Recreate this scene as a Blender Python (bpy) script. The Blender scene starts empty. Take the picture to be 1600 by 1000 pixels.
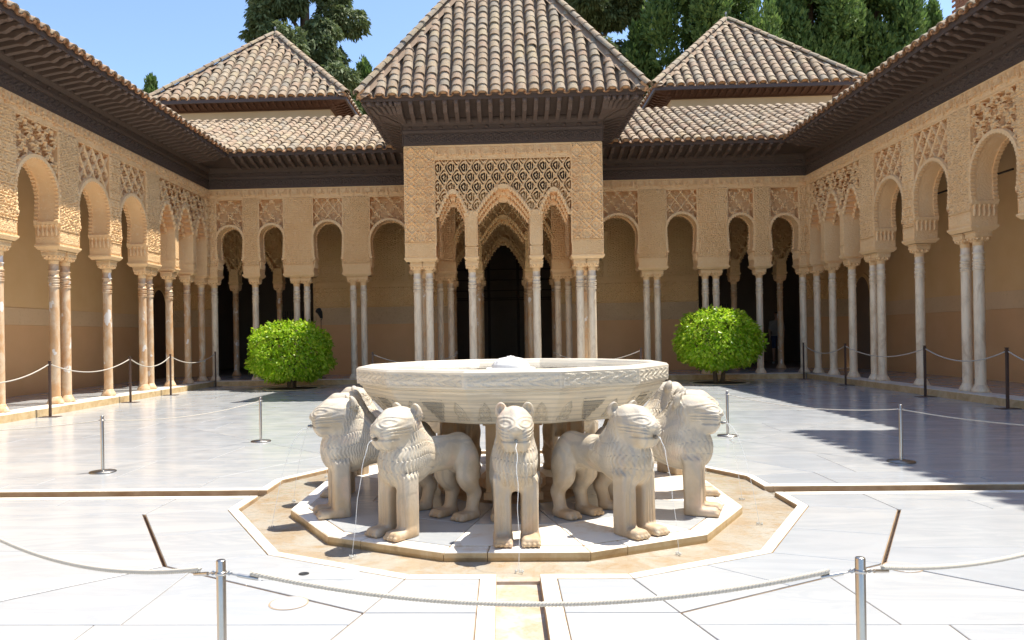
import bpy, math, random
import numpy as np
from mathutils import Matrix, Vector
random.seed(7); rng = np.random.default_rng(7)
C = bpy.context.scene.collection
SC = bpy.context.scene
R = math.radians
PI = math.pi

# ------------------------------------------------------------------ camera, light, exposure
cam = bpy.data.cameras.new('camera'); co = bpy.data.objects.new('camera', cam); C.objects.link(co)
cr = Vector((0.99907826, 0.03988282, -0.01587421)); cu = Vector((0.01593893, -0.00130551, 0.99987211)); cd = Vector((-0.039857, 0.99920351, 0.00194))
M = Matrix.Identity(4)
for i in range(3):
    M[i][0] = cr[i]; M[i][1] = cu[i]; M[i][2] = -cd[i]
M[0][3], M[1][3], M[2][3] = -0.0602, -5.9609, 1.2264
co.matrix_world = M
cam.sensor_width = 36; cam.lens = 1182.1 / 1600 * 36
cam.shift_x = (800 - 738.03) / 1600; cam.shift_y = (522.3 - 500) / 1600
cam.clip_start = 0.05; cam.clip_end = 3000
SC.camera = co

SUNV = Vector((0.36, 0.17, 1.0)).normalized()
w = bpy.data.worlds.new('World'); SC.world = w; w.use_nodes = True
nt = w.node_tree; nt.nodes.clear()
sky = nt.nodes.new('ShaderNodeTexSky'); sky.sky_type = 'NISHITA'; sky.sun_disc = False
sky.sun_elevation = math.asin(SUNV.z); sky.sun_rotation = math.atan2(SUNV.x, SUNV.y)
sky.air_density = 1.0; sky.dust_density = .7; sky.ozone_density = 2.0; sky.altitude = 700
bg = nt.nodes.new('ShaderNodeBackground'); bg.inputs[1].default_value = 0.088
wo = nt.nodes.new('ShaderNodeOutputWorld')
nt.links.new(sky.outputs[0], bg.inputs[0]); nt.links.new(bg.outputs[0], wo.inputs[0])
sl = bpy.data.lights.new('sun', 'SUN'); sl.energy = 3.0; sl.angle = R(0.53); sl.color = (1.0, 0.93, 0.82)
so = bpy.data.objects.new('sun', sl); C.objects.link(so)
so.rotation_euler = SUNV.to_track_quat('Z', 'Y').to_euler(); so.location = (20, 10, 60)
SC.view_settings.view_transform = 'Standard'; SC.view_settings.look = 'None'
SC.view_settings.gamma = 1; SC.view_settings.use_curve_mapping = False
SC.view_settings.exposure = 1.58
SC.cycles.max_bounces = 10; SC.cycles.diffuse_bounces = 8; SC.cycles.transparent_max_bounces = 12
SC.cycles.caustics_reflective = False; SC.cycles.caustics_refractive = False

# ------------------------------------------------------------------ helpers
def tag(o, label=None, cat=None, group=None, kind=None):
    if label: o['label'] = label
    if cat: o['category'] = cat
    if group: o['group'] = group
    if kind: o['kind'] = kind
    return o

def empty(name, loc=(0, 0, 0), rz=0.0, label=None, cat=None, group=None, parent=None, kind=None):
    o = bpy.data.objects.new(name, None); C.objects.link(o)
    o.empty_display_size = .1
    o.location = loc; o.rotation_euler = (0, 0, rz); o.parent = parent
    return tag(o, label, cat, group, kind)

def put(name, mesh, parent=None, loc=None, rot=None, scale=None, mat=None):
    o = bpy.data.objects.new(name, mesh); C.objects.link(o); o.parent = parent
    if loc is not None: o.location = loc
    if rot is not None: o.rotation_euler = rot
    if scale is not None: o.scale = scale
    if mat is not None: o.matrix_basis = mat
    return o

class MB:
    def __init__(s): s.v = []; s.sz = []; s.ix = []; s.mi = []; s.sm = []; s.n = 0
    def add(s, v, f, mat=0, smooth=False):
        v = np.asarray(v, float).reshape(-1, 3); s.v.append(v)
        if isinstance(f, np.ndarray):
            k = f.shape[1]; m = len(f); s.sz.append(np.full(m, k)); s.ix.append((f + s.n).ravel())
        else:
            m = len(f); s.sz.append(np.array([len(q) for q in f], int)); s.ix.append(np.array([i for q in f for i in q], int) + s.n)
        s.mi.append(np.full(m, mat)); s.sm.append(np.full(m, smooth)); s.n += len(v); return s
    def box(s, x0, x1, y0, y1, z0, z1, mat=0):
        v = [(x, y, z) for z in (z0, z1) for y in (y0, y1) for x in (x0, x1)]
        return s.add(v, [(0, 2, 3, 1), (4, 5, 7, 6), (0, 1, 5, 4), (2, 6, 7, 3), (0, 4, 6, 2), (1, 3, 7, 5)], mat)
    def prism(s, poly, z0, z1, mat=0, bev=0.0, side=None):
        n = len(poly); p = np.array(poly, float)
        if bev > 0:
            q = inset(p, bev)
            v = np.vstack([np.c_[p, np.full(n, z0)], np.c_[p, np.full(n, z1 - bev)], np.c_[q, np.full(n, z1)]])
            f = [(i, (i + 1) % n, n + (i + 1) % n, n + i) for i in range(n)] + [(n + i, n + (i + 1) % n, 2 * n + (i + 1) % n, 2 * n + i) for i in range(n)]
            f.append(tuple(range(2 * n, 3 * n)))
        else:
            v = np.vstack([np.c_[p, np.full(n, z0)], np.c_[p, np.full(n, z1)]])
            f = [(i, (i + 1) % n, n + (i + 1) % n, n + i) for i in range(n)]; f.append(tuple(range(n, 2 * n)))
        return s.add(v, f, mat)
    def lathe(s, prof, n=20, c=(0, 0), mat=0, smooth=True, ph=0.0, cap=True):
        a = np.arange(n) * 2 * PI / n + ph; v = []
        for r, z in prof: v.append(np.c_[c[0] + r * np.cos(a), c[1] + r * np.sin(a), np.full(n, z)])
        m = len(prof); i = np.arange(n); j = (i + 1) % n; f = []
        for k in range(m - 1): f.append(np.c_[k * n + i, k * n + j, (k + 1) * n + j, (k + 1) * n + i])
        s.add(np.vstack(v), np.vstack(f), mat, smooth)
        if cap and prof[-1][0] > 1e-4: s.add(v[-1], [tuple(range(n))], mat)
        return s
    def tube(s, pts, r, n=6, mat=0, smooth=True, cap=True):
        P = np.array(pts, float); m = len(P); rr = np.broadcast_to(np.asarray(r, float), (m,))
        T = np.gradient(P, axis=0); T /= np.linalg.norm(T, axis=1)[:, None] + 1e-12
        up = np.array([0, 0, 1.0]) if abs(T[0][2]) < .9 else np.array([1.0, 0, 0])
        v = []; a = np.arange(n) * 2 * PI / n
        A = np.cross(T[0], up); A /= np.linalg.norm(A)
        for k in range(m):
            A = A - T[k] * (A @ T[k]); A /= np.linalg.norm(A) + 1e-12
            B = np.cross(T[k], A)
            v.append(P[k] + rr[k] * (np.cos(a)[:, None] * A + np.sin(a)[:, None] * B))
        i = np.arange(n); j = (i + 1) % n
        f = np.vstack([np.c_[k * n + i, k * n + j, (k + 1) * n + j, (k + 1) * n + i] for k in range(m - 1)])
        s.add(np.vstack(v), f, mat, smooth)
        if cap:
            s.add(v[0], [tuple(range(n))[::-1]], mat); s.add(v[-1], [tuple(range(n))], mat)
        return s
    def sweep(s, prof, x0, x1, mat=0, m0=0.0, m1=0.0, closed=True):
        # profile of (y, z) pairs pushed along x; m0/m1 mitre the ends by y
        p = np.array(prof, float); n = len(p)
        v = np.vstack([np.c_[x0 + m0 * p[:, 0], p], np.c_[x1 + m1 * p[:, 0], p]])
        f = [(i, n + i, n + (i + 1) % n, (i + 1) % n) for i in range(n if closed else n - 1)]
        if closed: f += [tuple(range(n)), tuple(range(2 * n - 1, n - 1, -1))]
        return s.add(v, f, mat)
    def ell(s, c, r, n=10, m=6, mat=0, smooth=True, rot=None):
        th = np.linspace(0, PI, m + 1); ph = np.arange(n) * 2 * PI / n
        v = np.array([(math.sin(t) * math.cos(p), math.sin(t) * math.sin(p), math.cos(t)) for t in th for p in ph]) * np.array(r)
        if rot is not None: v = v @ np.array(rot).T
        i = np.arange(n); j = (i + 1) % n
        f = np.vstack([np.c_[k * n + i, (k + 1) * n + i, (k + 1) * n + j, k * n + j] for k in range(m)])
        return s.add(v + np.array(c), f, mat, smooth)
    def hf(s, u0, u1, z0, z1, step, fn, y0=0.0, mask=None, mat=0, border=True, smooth=True, hole=None):
        nu = max(2, int(round((u1 - u0) / step)) + 1); nz = max(2, int(round((z1 - z0) / step)) + 1)
        U, Z = np.meshgrid(np.linspace(u0, u1, nu), np.linspace(z0, z1, nz), indexing='ij')
        h = fn(U, Z)
        if border:
            b = np.minimum.reduce([U - u0, u1 - U, Z - z0, z1 - Z]); h = h * np.clip(b / (1.01 * step), 0, 1)
        V = np.stack([U, y0 - h, Z], -1).reshape(-1, 3)
        a = (np.arange(nu - 1)[:, None] * nz + np.arange(nz - 1)[None, :])
        f = np.stack([a, a + nz, a + nz + 1, a + 1], -1).reshape(-1, 4)
        if mask is not None:
            k = mask(U, Z).reshape(-1)
            if hole is not None: k = k & (h.reshape(-1) > hole)
            f = f[k[f].all(1)]
            used = np.unique(f); mp = np.full(len(V), -1); mp[used] = np.arange(len(used)); V = V[used]; f = mp[f]
        if len(f): s.add(V, f, mat, smooth)
        return s
    def mesh(s, name, mats):
        me = bpy.data.meshes.new(name)
        v = np.vstack(s.v); sz = np.concatenate(s.sz); ix = np.concatenate(s.ix)
        me.vertices.add(len(v)); me.vertices.foreach_set('co', v.ravel())
        me.loops.add(len(ix)); me.loops.foreach_set('vertex_index', ix.astype(np.int32))
        me.polygons.add(len(sz)); st = np.concatenate([[0], np.cumsum(sz)[:-1]])
        me.polygons.foreach_set('loop_start', st.astype(np.int32)); me.polygons.foreach_set('loop_total', sz.astype(np.int32))
        me.polygons.foreach_set('material_index', np.concatenate(s.mi).astype(np.int32))
        me.polygons.foreach_set('use_smooth', np.concatenate(s.sm).astype(bool))
        me.update(calc_edges=True)
        for m in (mats if isinstance(mats, (list, tuple)) else [mats]): me.materials.append(m)
        return me
    def merge(s, o, A, p):
        s.v.append(np.vstack(o.v) @ A.T + p); s.sz += o.sz; s.mi += o.mi; s.sm += o.sm
        s.ix += [q + s.n for q in o.ix]; s.n += o.n
    def build(s, name, mats, parent=None, **k): return put(name, s.mesh(name, mats), parent, **k)

def inset(p, d):
    p = np.array(p, float); n = len(p); out = []
    for i in range(n):
        a, b, c = p[i - 1], p[i], p[(i + 1) % n]
        e1 = (b - a) / (np.linalg.norm(b - a) + 1e-12); e2 = (c - b) / (np.linalg.norm(c - b) + 1e-12)
        n1 = np.array([-e1[1], e1[0]]); n2 = np.array([-e2[1], e2[0]])
        k = 1 + n1 @ n2
        out.append(b + d * (n1 + n2) / max(k, .15))
    return np.array(out)

def cut(poly, pt, dr):
    # split a convex polygon by a line -> (left, right)
    p = [np.array(q, float) for q in poly]; pt = np.array(pt, float); nn = np.array([-dr[1], dr[0]], float)
    L, Rr = [], []
    for i in range(len(p)):
        a, b = p[i], p[(i + 1) % len(p)]; da, db = (a - pt) @ nn, (b - pt) @ nn
        if da >= -1e-9: L.append(a)
        if da <= 1e-9: Rr.append(a)
        if da * db < -1e-12:
            x = a + (b - a) * da / (da - db); L.append(x); Rr.append(x)
    return (L if len(L) > 2 else None), (Rr if len(Rr) > 2 else None)

def area(p):
    p = np.array(p); x, y = p[:, 0], p[:, 1]
    return .5 * abs(np.sum(x * np.roll(y, -1) - y * np.roll(x, -1)))

# ------------------------------------------------------------------ materials
class NT:
    def __init__(s, name):
        s.m = bpy.data.materials.new(name); s.m.use_nodes = True; s.t = s.m.node_tree; s.t.nodes.clear()
        s.o = s.n('ShaderNodeOutputMaterial'); s.b = s.n('ShaderNodeBsdfPrincipled'); s.l(s.b.outputs[0], s.o.inputs[0])
    def n(s, t, **k):
        x = s.t.nodes.new(t)
        for a, v in k.items(): setattr(x, a, v)
        return x
    def l(s, a, b): s.t.links.new(a, b)
    def set(s, **k):
        for a, v in k.items():
            i = s.b.inputs[a.replace('_', ' ')]
            if hasattr(v, 'is_output'): s.l(v, i)
            else: i.default_value = v
    def co(s, scale=(1, 1, 1), world=False, rnd=0.0):
        if world: src = s.n('ShaderNodeNewGeometry').outputs['Position']
        else: src = s.n('ShaderNodeTexCoord').outputs['Object']
        mp = s.n('ShaderNodeMapping'); mp.inputs['Scale'].default_value = scale; s.l(src, mp.inputs[0])
        if rnd:
            oi = s.n('ShaderNodeObjectInfo'); mu = s.n('ShaderNodeMath', operation='MULTIPLY'); mu.inputs[1].default_value = rnd
            s.l(oi.outputs['Random'], mu.inputs[0]); cb = s.n('ShaderNodeCombineXYZ')
            s.l(mu.outputs[0], cb.inputs[0]); s.l(mu.outputs[0], cb.inputs[1]); s.l(cb.outputs[0], mp.inputs['Location'])
        return mp.outputs[0]
    def noise(s, co, scale, detail=4, rough=.55, dist=0.0):
        x = s.n('ShaderNodeTexNoise'); s.l(co, x.inputs['Vector']); x.inputs['Scale'].default_value = scale
        x.inputs['Detail'].default_value = detail; x.inputs['Roughness'].default_value = rough; x.inputs['Distortion'].default_value = dist
        return x.outputs['Fac']
    def wave(s, co, scale, dist=4.0, dscale=1.0, bands='Z', detail=3):
        x = s.n('ShaderNodeTexWave', wave_type='BANDS', bands_direction=bands); s.l(co, x.inputs['Vector'])
        x.inputs['Scale'].default_value = scale; x.inputs['Distortion'].default_value = dist; x.inputs['Detail'].default_value = detail
        x.inputs['Detail Scale'].default_value = dscale
        return x.outputs['Fac']
    def ramp(s, f, *stops):
        x = s.n('ShaderNodeValToRGB'); s.l(f, x.inputs[0]); e = x.color_ramp.elements
        while len(e) < len(stops): e.new(.5)
        for i, (p, c) in enumerate(stops):
            e[i].position = p; e[i].color = (c, c, c, 1) if not isinstance(c, tuple) else (*c, 1)
        return x.outputs[0]
    def mix(s, f, a, b, mode='MIX'):
        x = s.n('ShaderNodeMix', data_type='RGBA', blend_type=mode)
        for i, v in ((0, f), (6, a), (7, b)):
            if hasattr(v, 'is_output'): s.l(v, x.inputs[i])
            else: x.inputs[i].default_value = v if not isinstance(v, tuple) else (*v, 1)
        return x.outputs[2]
    def rand(s): return s.n('ShaderNodeObjectInfo').outputs['Random']
    def bump(s, h, strength=.5, dist=.01):
        x = s.n('ShaderNodeBump'); s.l(h, x.inputs['Height']); x.inputs['Strength'].default_value = strength; x.inputs['Distance'].default_value = dist
        s.l(x.outputs[0], s.b.inputs['Normal'])

def m_stucco(name, a, b, c, bs=.6):
    t = NT(name); co = t.co(world=True)
    n1 = t.noise(co, 1.3, 5); n2 = t.noise(co, 14, 5, .65)
    col = t.mix(t.ramp(n1, (.35, 0.0), (.68, 1.0)), a, b)
    col = t.mix(t.ramp(n2, (.56, 0.0), (.74, .75)), col, c)
    t.set(Base_Color=col, Roughness=.92)
    if bs > .4:
        vo = t.n('ShaderNodeTexVoronoi', feature='DISTANCE_TO_EDGE'); t.l(co, vo.inputs['Vector']); vo.inputs['Scale'].default_value = 17
        ds = t.n('ShaderNodeMapRange'); ds.inputs['From Max'].default_value = .18; t.l(vo.outputs['Distance'], ds.inputs['Value'])
        t.bump(t.mix(.45, ds.outputs[0], t.noise(co, 48, 4, .7)), .5, .012)
    else: t.bump(t.noise(co, 60, 4, .7), bs, .012)
    return t.m
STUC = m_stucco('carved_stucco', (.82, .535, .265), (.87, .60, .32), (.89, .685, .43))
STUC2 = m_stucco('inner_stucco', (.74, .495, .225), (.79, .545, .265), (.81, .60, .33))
OCHRE = m_stucco('ochre_plaster', (.76, .50, .235), (.81, .55, .275), (.77, .51, .25), .15)
DADO = m_stucco('brown_dado_plaster', (.69, .415, .20), (.74, .45, .225), (.71, .43, .21), .1)
CREAM = m_stucco('cream_plaster', (.62, .47, .29), (.66, .51, .33), (.60, .46, .29), .1)
BAND = m_stucco('weathered_plaster_band', (.72, .50, .285), (.76, .54, .315), (.60, .41, .225), .15)
SHADEP = m_stucco('shade_toned_plaster', (.22, .165, .12), (.25, .19, .14), (.19, .145, .11), .1)  # the hall's deep shade is put into this dark plaster colour
TILEBAND = m_stucco('geometric_plaster_band', (.64, .46, .27), (.68, .50, .30), (.48, .32, .18), .2)

def m_floor():
    t = NT('white_marble_paving'); co = t.co(world=True, rnd=7.0)
    st = t.co((.55, 2.2, 1), world=True, rnd=9.0)
    v1 = t.noise(st, 1.6, 8, .62, 1.4); v2 = t.noise(co, .7, 4)
    r = t.rand()
    base = t.mix(r, (.47, .478, .474), (.395, .42, .445))
    base = t.mix(t.ramp(v1, (.45, 0.0), (.56, .75), (.64, .1)), base, (.36, .385, .41))
    base = t.mix(t.ramp(v2, (.58, 0.0), (.78, .3)), base, (.66, .61, .53))
    grime = t.noise(co, 5, 6, .7)
    base = t.mix(t.ramp(grime, (.6, 0.0), (.78, .35)), base, (.54, .50, .43))
    t.set(Base_Color=base, Roughness=t.ramp(t.noise(co, 2.5, 5), (.3, .14), (.75, .26))); t.b.inputs['Specular IOR Level'].default_value = .8
    t.bump(t.noise(co, 30, 4, .6), .05, .004); return t.m
FLOOR = m_floor()
def m_grout():
    t = NT('sandy_grout'); co = t.co(world=True)
    t.set(Base_Color=t.ramp(t.noise(co, 6, 5), (.3, (.30, .19, .10)), (.7, (.46, .34, .22))), Roughness=.95); return t.m
GROUT = m_grout()
def m_trough():
    t = NT('ochre_stained_stone'); co = t.co(world=True); st = t.co((1, 1, 1), world=True)
    n = t.noise(co, 2.6, 8, .68, 1.2); n2 = t.noise(co, 9, 7, .7, .6)
    c = t.ramp(n, (.30, (.46, .405, .345)), (.44, (.44, .335, .235)), (.54, (.47, .41, .345)), (.68, (.50, .47, .435)))
    c = t.mix(t.ramp(n2, (.53, 0.0), (.70, .7)), c, (.40, .235, .095))
    t.set(Base_Color=c, Roughness=.55); t.bump(n2, .3, .01); return t.m
TROUGH = m_trough()
def m_curb():
    t = NT('stained_marble_kerb'); co = t.co(world=True)
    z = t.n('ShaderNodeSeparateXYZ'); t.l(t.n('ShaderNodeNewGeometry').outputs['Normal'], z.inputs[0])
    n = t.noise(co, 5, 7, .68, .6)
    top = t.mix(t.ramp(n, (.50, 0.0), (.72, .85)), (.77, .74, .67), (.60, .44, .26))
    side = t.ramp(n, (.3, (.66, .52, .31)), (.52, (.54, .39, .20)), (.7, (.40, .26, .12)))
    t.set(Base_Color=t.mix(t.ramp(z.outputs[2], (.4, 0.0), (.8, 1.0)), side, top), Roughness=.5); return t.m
CURB = m_curb()
def m_lion():
    t = NT('carved_lion_marble'); co = t.co(rnd=5.0)
    band = t.co((1.2, 2.6, .9), rnd=4.0)
    wv = t.wave(band, 2.2, 14, .7, 'Y', 5); n = t.noise(co, 3.0, 6, .6, .8); f = t.noise(co, 42, 5, .7)
    c = t.mix(t.ramp(n, (.36, 0.0), (.66, 1.0)), (.47, .395, .285), (.62, .565, .465))
    c = t.mix(t.ramp(wv, (.58, 0.0), (.92, .7)), c, (.40, .375, .33))
    sp = t.n('ShaderNodeSeparateXYZ'); t.l(t.n('ShaderNodeTexCoord').outputs['Object'], sp.inputs[0])
    low = t.ramp(sp.outputs[2], (.0, 1.0), (.42, 0.0)); st = t.noise(t.co((1.5, 1.5, .35), rnd=3.0), 7, 6, .6)
    mk = t.n('ShaderNodeMath', operation='MULTIPLY'); t.l(low, mk.inputs[0]); t.l(t.ramp(st, (.30, .25), (.60, 1.0)), mk.inputs[1])
    c = t.mix(mk.outputs[0], c, (.44, .30, .165))
    pk = t.noise(co, 4.2, 4); c = t.mix(t.ramp(pk, (.57, 0.0), (.75, .5)), c, (.68, .47, .35))
    gr = t.noise(co, 9, 8, .72, .4); c = t.mix(t.ramp(gr, (.52, 0.0), (.70, .6)), c, (.36, .32, .26))
    t.set(Base_Color=c, Roughness=.62)
    t.bump(t.mix(.35, f, st), .5, .008); return t.m
LION = m_lion()
def m_basin():
    t = NT('streaked_basin_marble'); co = t.co((.35, .35, 3.2))
    wv = t.wave(co, 3.2, 5.5, 1.1, 'Z', 5); n = t.noise(t.co(), 2.4, 6, .6); n2 = t.noise(t.co((.5, .5, 7)), 3.2, 8, .68, .7)
    c = t.mix(t.ramp(n2, (.40, 0.0), (.62, 1.0)), (.70, .635, .51), (.54, .49, .39))
    c = t.mix(t.ramp(wv, (.55, 0.0), (.95, .6)), c, (.44, .415, .36))
    c = t.mix(t.ramp(n, (.55, 0.0), (.75, .45)), c, (.76, .62, .43))
    g = t.noise(t.co(rnd=0), 7, 6, .7); c = t.mix(t.ramp(g, (.56, 0.0), (.72, .5)), c, (.70, .655, .57))
    t.set(Base_Color=c, Roughness=.5); t.bump(t.noise(t.co(), 45, 5, .7), .2, .005); return t.m
BASIN = m_basin()
def m_col(name, stain, base):
    t = NT(name); co = t.co((1, 1, .55), rnd=11.0)
    n = t.noise(co, 5.5, 7, .66, .5); n2 = t.noise(t.co((1, 1, .25), rnd=5.0), 13, 6, .6); ch = t.noise(t.co((1, 1, .7), rnd=17.0), 6, 3, .5)
    c = t.mix(t.ramp(n2, (.45, 0.0), (.7, .6)), base, (.58, .46, .32))
    c = t.mix(t.ramp(n, (.50 - stain, 0.0), (.68 - stain * .6, .9)), c, (.58, .325, .145) if stain > .08 else (.60, .45, .29))
    c = t.mix(t.ramp(ch, (.63, 0.0), (.66, .9 if stain > .08 else .0)), c, (.80, .76, .70))
    t.set(Base_Color=c, Roughness=.42); t.bump(n2, .1, .004); return t.m
COLW = m_col('pale_marble_column', .0, (.86, .72, .52))
COLO = m_col('orange_stained_marble_column', .13, (.72, .575, .40))
COLT = m_col('tan_marble_column', .09, (.62, .47, .29))
def m_wood(name, a, b, sc=(1.5, 14, 14)):
    t = NT(name); n = t.noise(t.co(sc, world=True), 3, 6, .6); t.set(Base_Color=t.mix(n, a, b), Roughness=.7)
    t.bump(t.noise(t.co(world=True), 28, 5, .7), .8, .02); return t.m
WOOD = m_wood('dark_carved_cedar', (.050, .030, .020), (.115, .075, .052))
WOODC = m_wood('cedar_corbel_wood', (.085, .056, .041), (.17, .115, .085))
WOODR = m_wood('reddish_eave_wood', (.085, .036, .019), (.13, .06, .034))
def m_tile():
    t = NT('weathered_roof_tile'); co = t.co(world=True); r = t.rand()
    c = t.ramp(r, (0.0, (.28, .195, .118)), (.2, (.375, .275, .178)), (.38, (.33, .218, .14)), (.55, (.40, .315, .215)), (.72, (.245, .205, .155)), (.88, (.40, .31, .185)), (1.0, (.345, .25, .163)))
    n = t.noise(co, 12, 6, .7); n2 = t.noise(co, 34, 5, .7)
    c = t.mix(t.ramp(n, (.47, 0.0), (.66, .7)), c, (.29, .27, .225))
    c = t.mix(t.ramp(n2, (.52, 0.0), (.66, .8)), c, (.11, .088, .065))
    t.set(Base_Color=c, Roughness=.9); t.bump(n2, .5, .01); return t.m
TILE = m_tile()
def m_simple(name, col, rough=.6, metal=0.0, var=.0, scale=8, bump=0.0):
    t = NT(name)
    if var:
        n = t.noise(t.co(world=True), scale, 6, .65); t.set(Base_Color=t.mix(n, tuple(c * (1 - var) for c in col), tuple(min(1, c * (1 + var)) for c in col)))
        if bump: t.bump(n, bump, .01)
    else: t.set(Base_Color=(*col, 1))
    t.set(Roughness=rough, Metallic=metal); return t.m
CLAYEND = m_simple('orange_clay', (.56, .32, .16), .9, var=.35, scale=14, bump=.3)
MORTAR = m_simple('roof_mortar', (.30, .21, .14), .95, var=.35, scale=10, bump=.4)
BED = m_simple('dark_pan_tile', (.17, .125, .09), .95, var=.5, scale=9)
STEEL = m_simple('brushed_steel', (.50, .48, .45), .32, 1.0, var=.12, scale=40)
STEELD = m_simple('dull_steel_base', (.26, .25, .235), .38, 1.0)
BROWNM = m_simple('brown_painted_metal', (.075, .045, .035), .5, .0)
BLACKM = m_simple('black_metal', (.02, .02, .02), .5)
LEAD = m_simple('lead_cap', (.30, .33, .37), .5, .0, var=.2)
ROPE = m_simple('pale_rope', (.50, .465, .40), .85, var=.15, scale=60)
SOIL = m_simple('dark_soil', (.075, .05, .033), 1.0, var=.4, scale=20, bump=.6)
BRICKM = m_simple('red_brick', (.36, .17, .09), .9, var=.3, scale=12, bump=.4)
GROUND = m_simple('bare_ground', (.30, .24, .17), .95, var=.2, scale=.5)
def m_water(name, ripple=18, tint=(.96, .97, .95)):
    t = NT(name); t.t.nodes.remove(t.b)
    tr = t.n('ShaderNodeBsdfTransparent'); tr.inputs[0].default_value = (*tint, 1)
    gl = t.n('ShaderNodeBsdfGlossy'); gl.inputs['Roughness'].default_value = .03
    fr = t.n('ShaderNodeFresnel'); fr.inputs[0].default_value = 1.33
    bp = t.n('ShaderNodeBump'); bp.inputs['Strength'].default_value = .35; bp.inputs['Distance'].default_value = .01
    t.l(t.noise(t.co(world=True), ripple, 3, .5), bp.inputs['Height'])
    t.l(bp.outputs[0], gl.inputs['Normal']); t.l(bp.outputs[0], fr.inputs['Normal'])
    mx = t.n('ShaderNodeMixShader'); t.l(fr.outputs[0], mx.inputs[0]); t.l(tr.outputs[0], mx.inputs[1]); t.l(gl.outputs[0], mx.inputs[2])
    t.l(mx.outputs[0], t.o.inputs[0]); return t.m
WATER = m_water('clear_shallow_water'); POOL = m_water('basin_water', 9, (.80, .82, .72))
def m_jet():
    t = NT('falling_water'); t.set(Base_Color=(.9, .93, .95, 1), Roughness=.08); t.b.inputs['Alpha'].default_value = .55; return t.m
JET = m_jet()
def m_leaf(name, a, b, c, tr=.35, sc=1.2, rough=.45):
    t = NT(name); co = t.co(world=True)
    n = t.noise(co, sc, 3); g = t.n('ShaderNodeNewGeometry').outputs['Random Per Island']
    col = t.mix(t.ramp(n, (.35, 0.0), (.65, 1.0)), a, b); col = t.mix(t.ramp(g, (.55, 0.0), (1.0, .9)), col, c)
    t.set(Base_Color=col, Roughness=rough)
    d = t.n('ShaderNodeBsdfTranslucent'); t.l(col, d.inputs[0]); mx = t.n('ShaderNodeMixShader'); mx.inputs[0].default_value = tr
    t.l(t.b.outputs[0], mx.inputs[1]); t.l(d.outputs[0], mx.inputs[2]); t.l(mx.outputs[0], t.o.inputs[0]); return t.m
BUSHL = m_leaf('glossy_orange_tree_leaf', (.22, .42, .014), (.42, .63, .03), (.66, .76, .10), .5, 5.0, .35)
CYPL = m_leaf('cypress_foliage', (.075, .145, .035), (.125, .21, .05), (.20, .29, .075), .35, .35, .7)
CEDL = m_leaf('cedar_foliage', (.085, .125, .045), (.13, .175, .065), (.20, .235, .095), .32, .4, .7)
BARK = m_simple('grey_brown_bark', (.13, .09, .06), .95, var=.4, scale=10, bump=.6)

# ------------------------------------------------------------------ ground, court paving, water channels
g = MB(); g.add([(-400, -400, -.09), (400, -400, -.09), (400, 400, -.09), (-400, 400, -.09)], [(0, 1, 2, 3)])
tag(g.build('ground', GROUND), kind='structure')
pave = tag(empty('court_pavement'), kind='structure')
CH, ST = .11, .085                                  # half width of the channels, width of their edging strips
def dv(r, k): a = R(15 + 30 * k); return np.array([r * math.cos(a), r * math.sin(a)])
R_PL, R_TR, R_BO, R_PN = 'p', 't', 'b', 2.70         # platform, trough, border, panel ring
QD = {'p': ((1.58, .66), (1.145, 1.385), (.41, 1.745)), 't': ((1.99, .555), (1.365, 1.655), (.56, 2.075)), 'b': ((2.06, .575), (1.41, 1.71), (.575, 2.145))}
_dv = dv
def dv(r, k):
    if not isinstance(r, str): return _dv(r, k)
    k %= 12; q = QD[r]; a = k // 3; x, y = q[k % 3] if a % 2 == 0 else q[2 - k % 3]
    return np.array([x, y]) * np.array([(1, 1), (-1, 1), (-1, -1), (1, -1)][a])
bed = MB(); nslab = 0
def slab(poly, h=0.0, name='slab', gap=.0035, mat=None):
    global nslab
    if area(poly) < .004: return
    p = inset(poly, gap); m = MB(); m.prism(p, -.03, h, bev=.0025)
    m.build(name, mat or FLOOR, pave); nslab += 1
def bedpoly(poly): bed.prism(inset(poly, .001), -.085, -.007)

def bsp(poly, cuts):
    out = [poly]
    for pt, dr in cuts:
        nxt = []
        for q in out:
            a, b = cut(q, pt, dr)
            if a and b: nxt += [a, b]
            else: nxt.append(q)
        out = nxt
    return out
EX, Y1, Y0 = 7.72, 13.8, -14.0
def rows(poly, ys, seed, dx=1.9):
    rr = random.Random(seed); out = []
    lo = min(q[1] for q in poly); hi = max(q[1] for q in poly)
    yy = sorted(set([lo] + [y for y in ys if lo < y < hi] + [hi])); rest = poly
    for y in yy[1:-1] + [None]:
        if y is None: band, rest = rest, None
        else:
            a, b = cut(rest, (0, y), (1, 0)); band, rest = (b, a)
        if not band: continue
        x = min(q[0] for q in band) + rr.uniform(.5, dx); xm = max(q[0] for q in band)
        while x < xm - .45 and band:
            a, b = cut(band, (x, 0), (rr.uniform(-.12, .12), 1)) if abs(x) > .1 else (band, None)
            if a and b: out.append(a); band = b
            x += rr.uniform(dx * .7, dx * 1.35)
        if band: out.append(band)
        if rest is None: break
    return out
def mirror(p, sx, sy):
    q = [(x * sx, y * sy) for x, y in p]
    return q[::-1] if sx * sy < 0 else q
E0 = CH + ST
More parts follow.
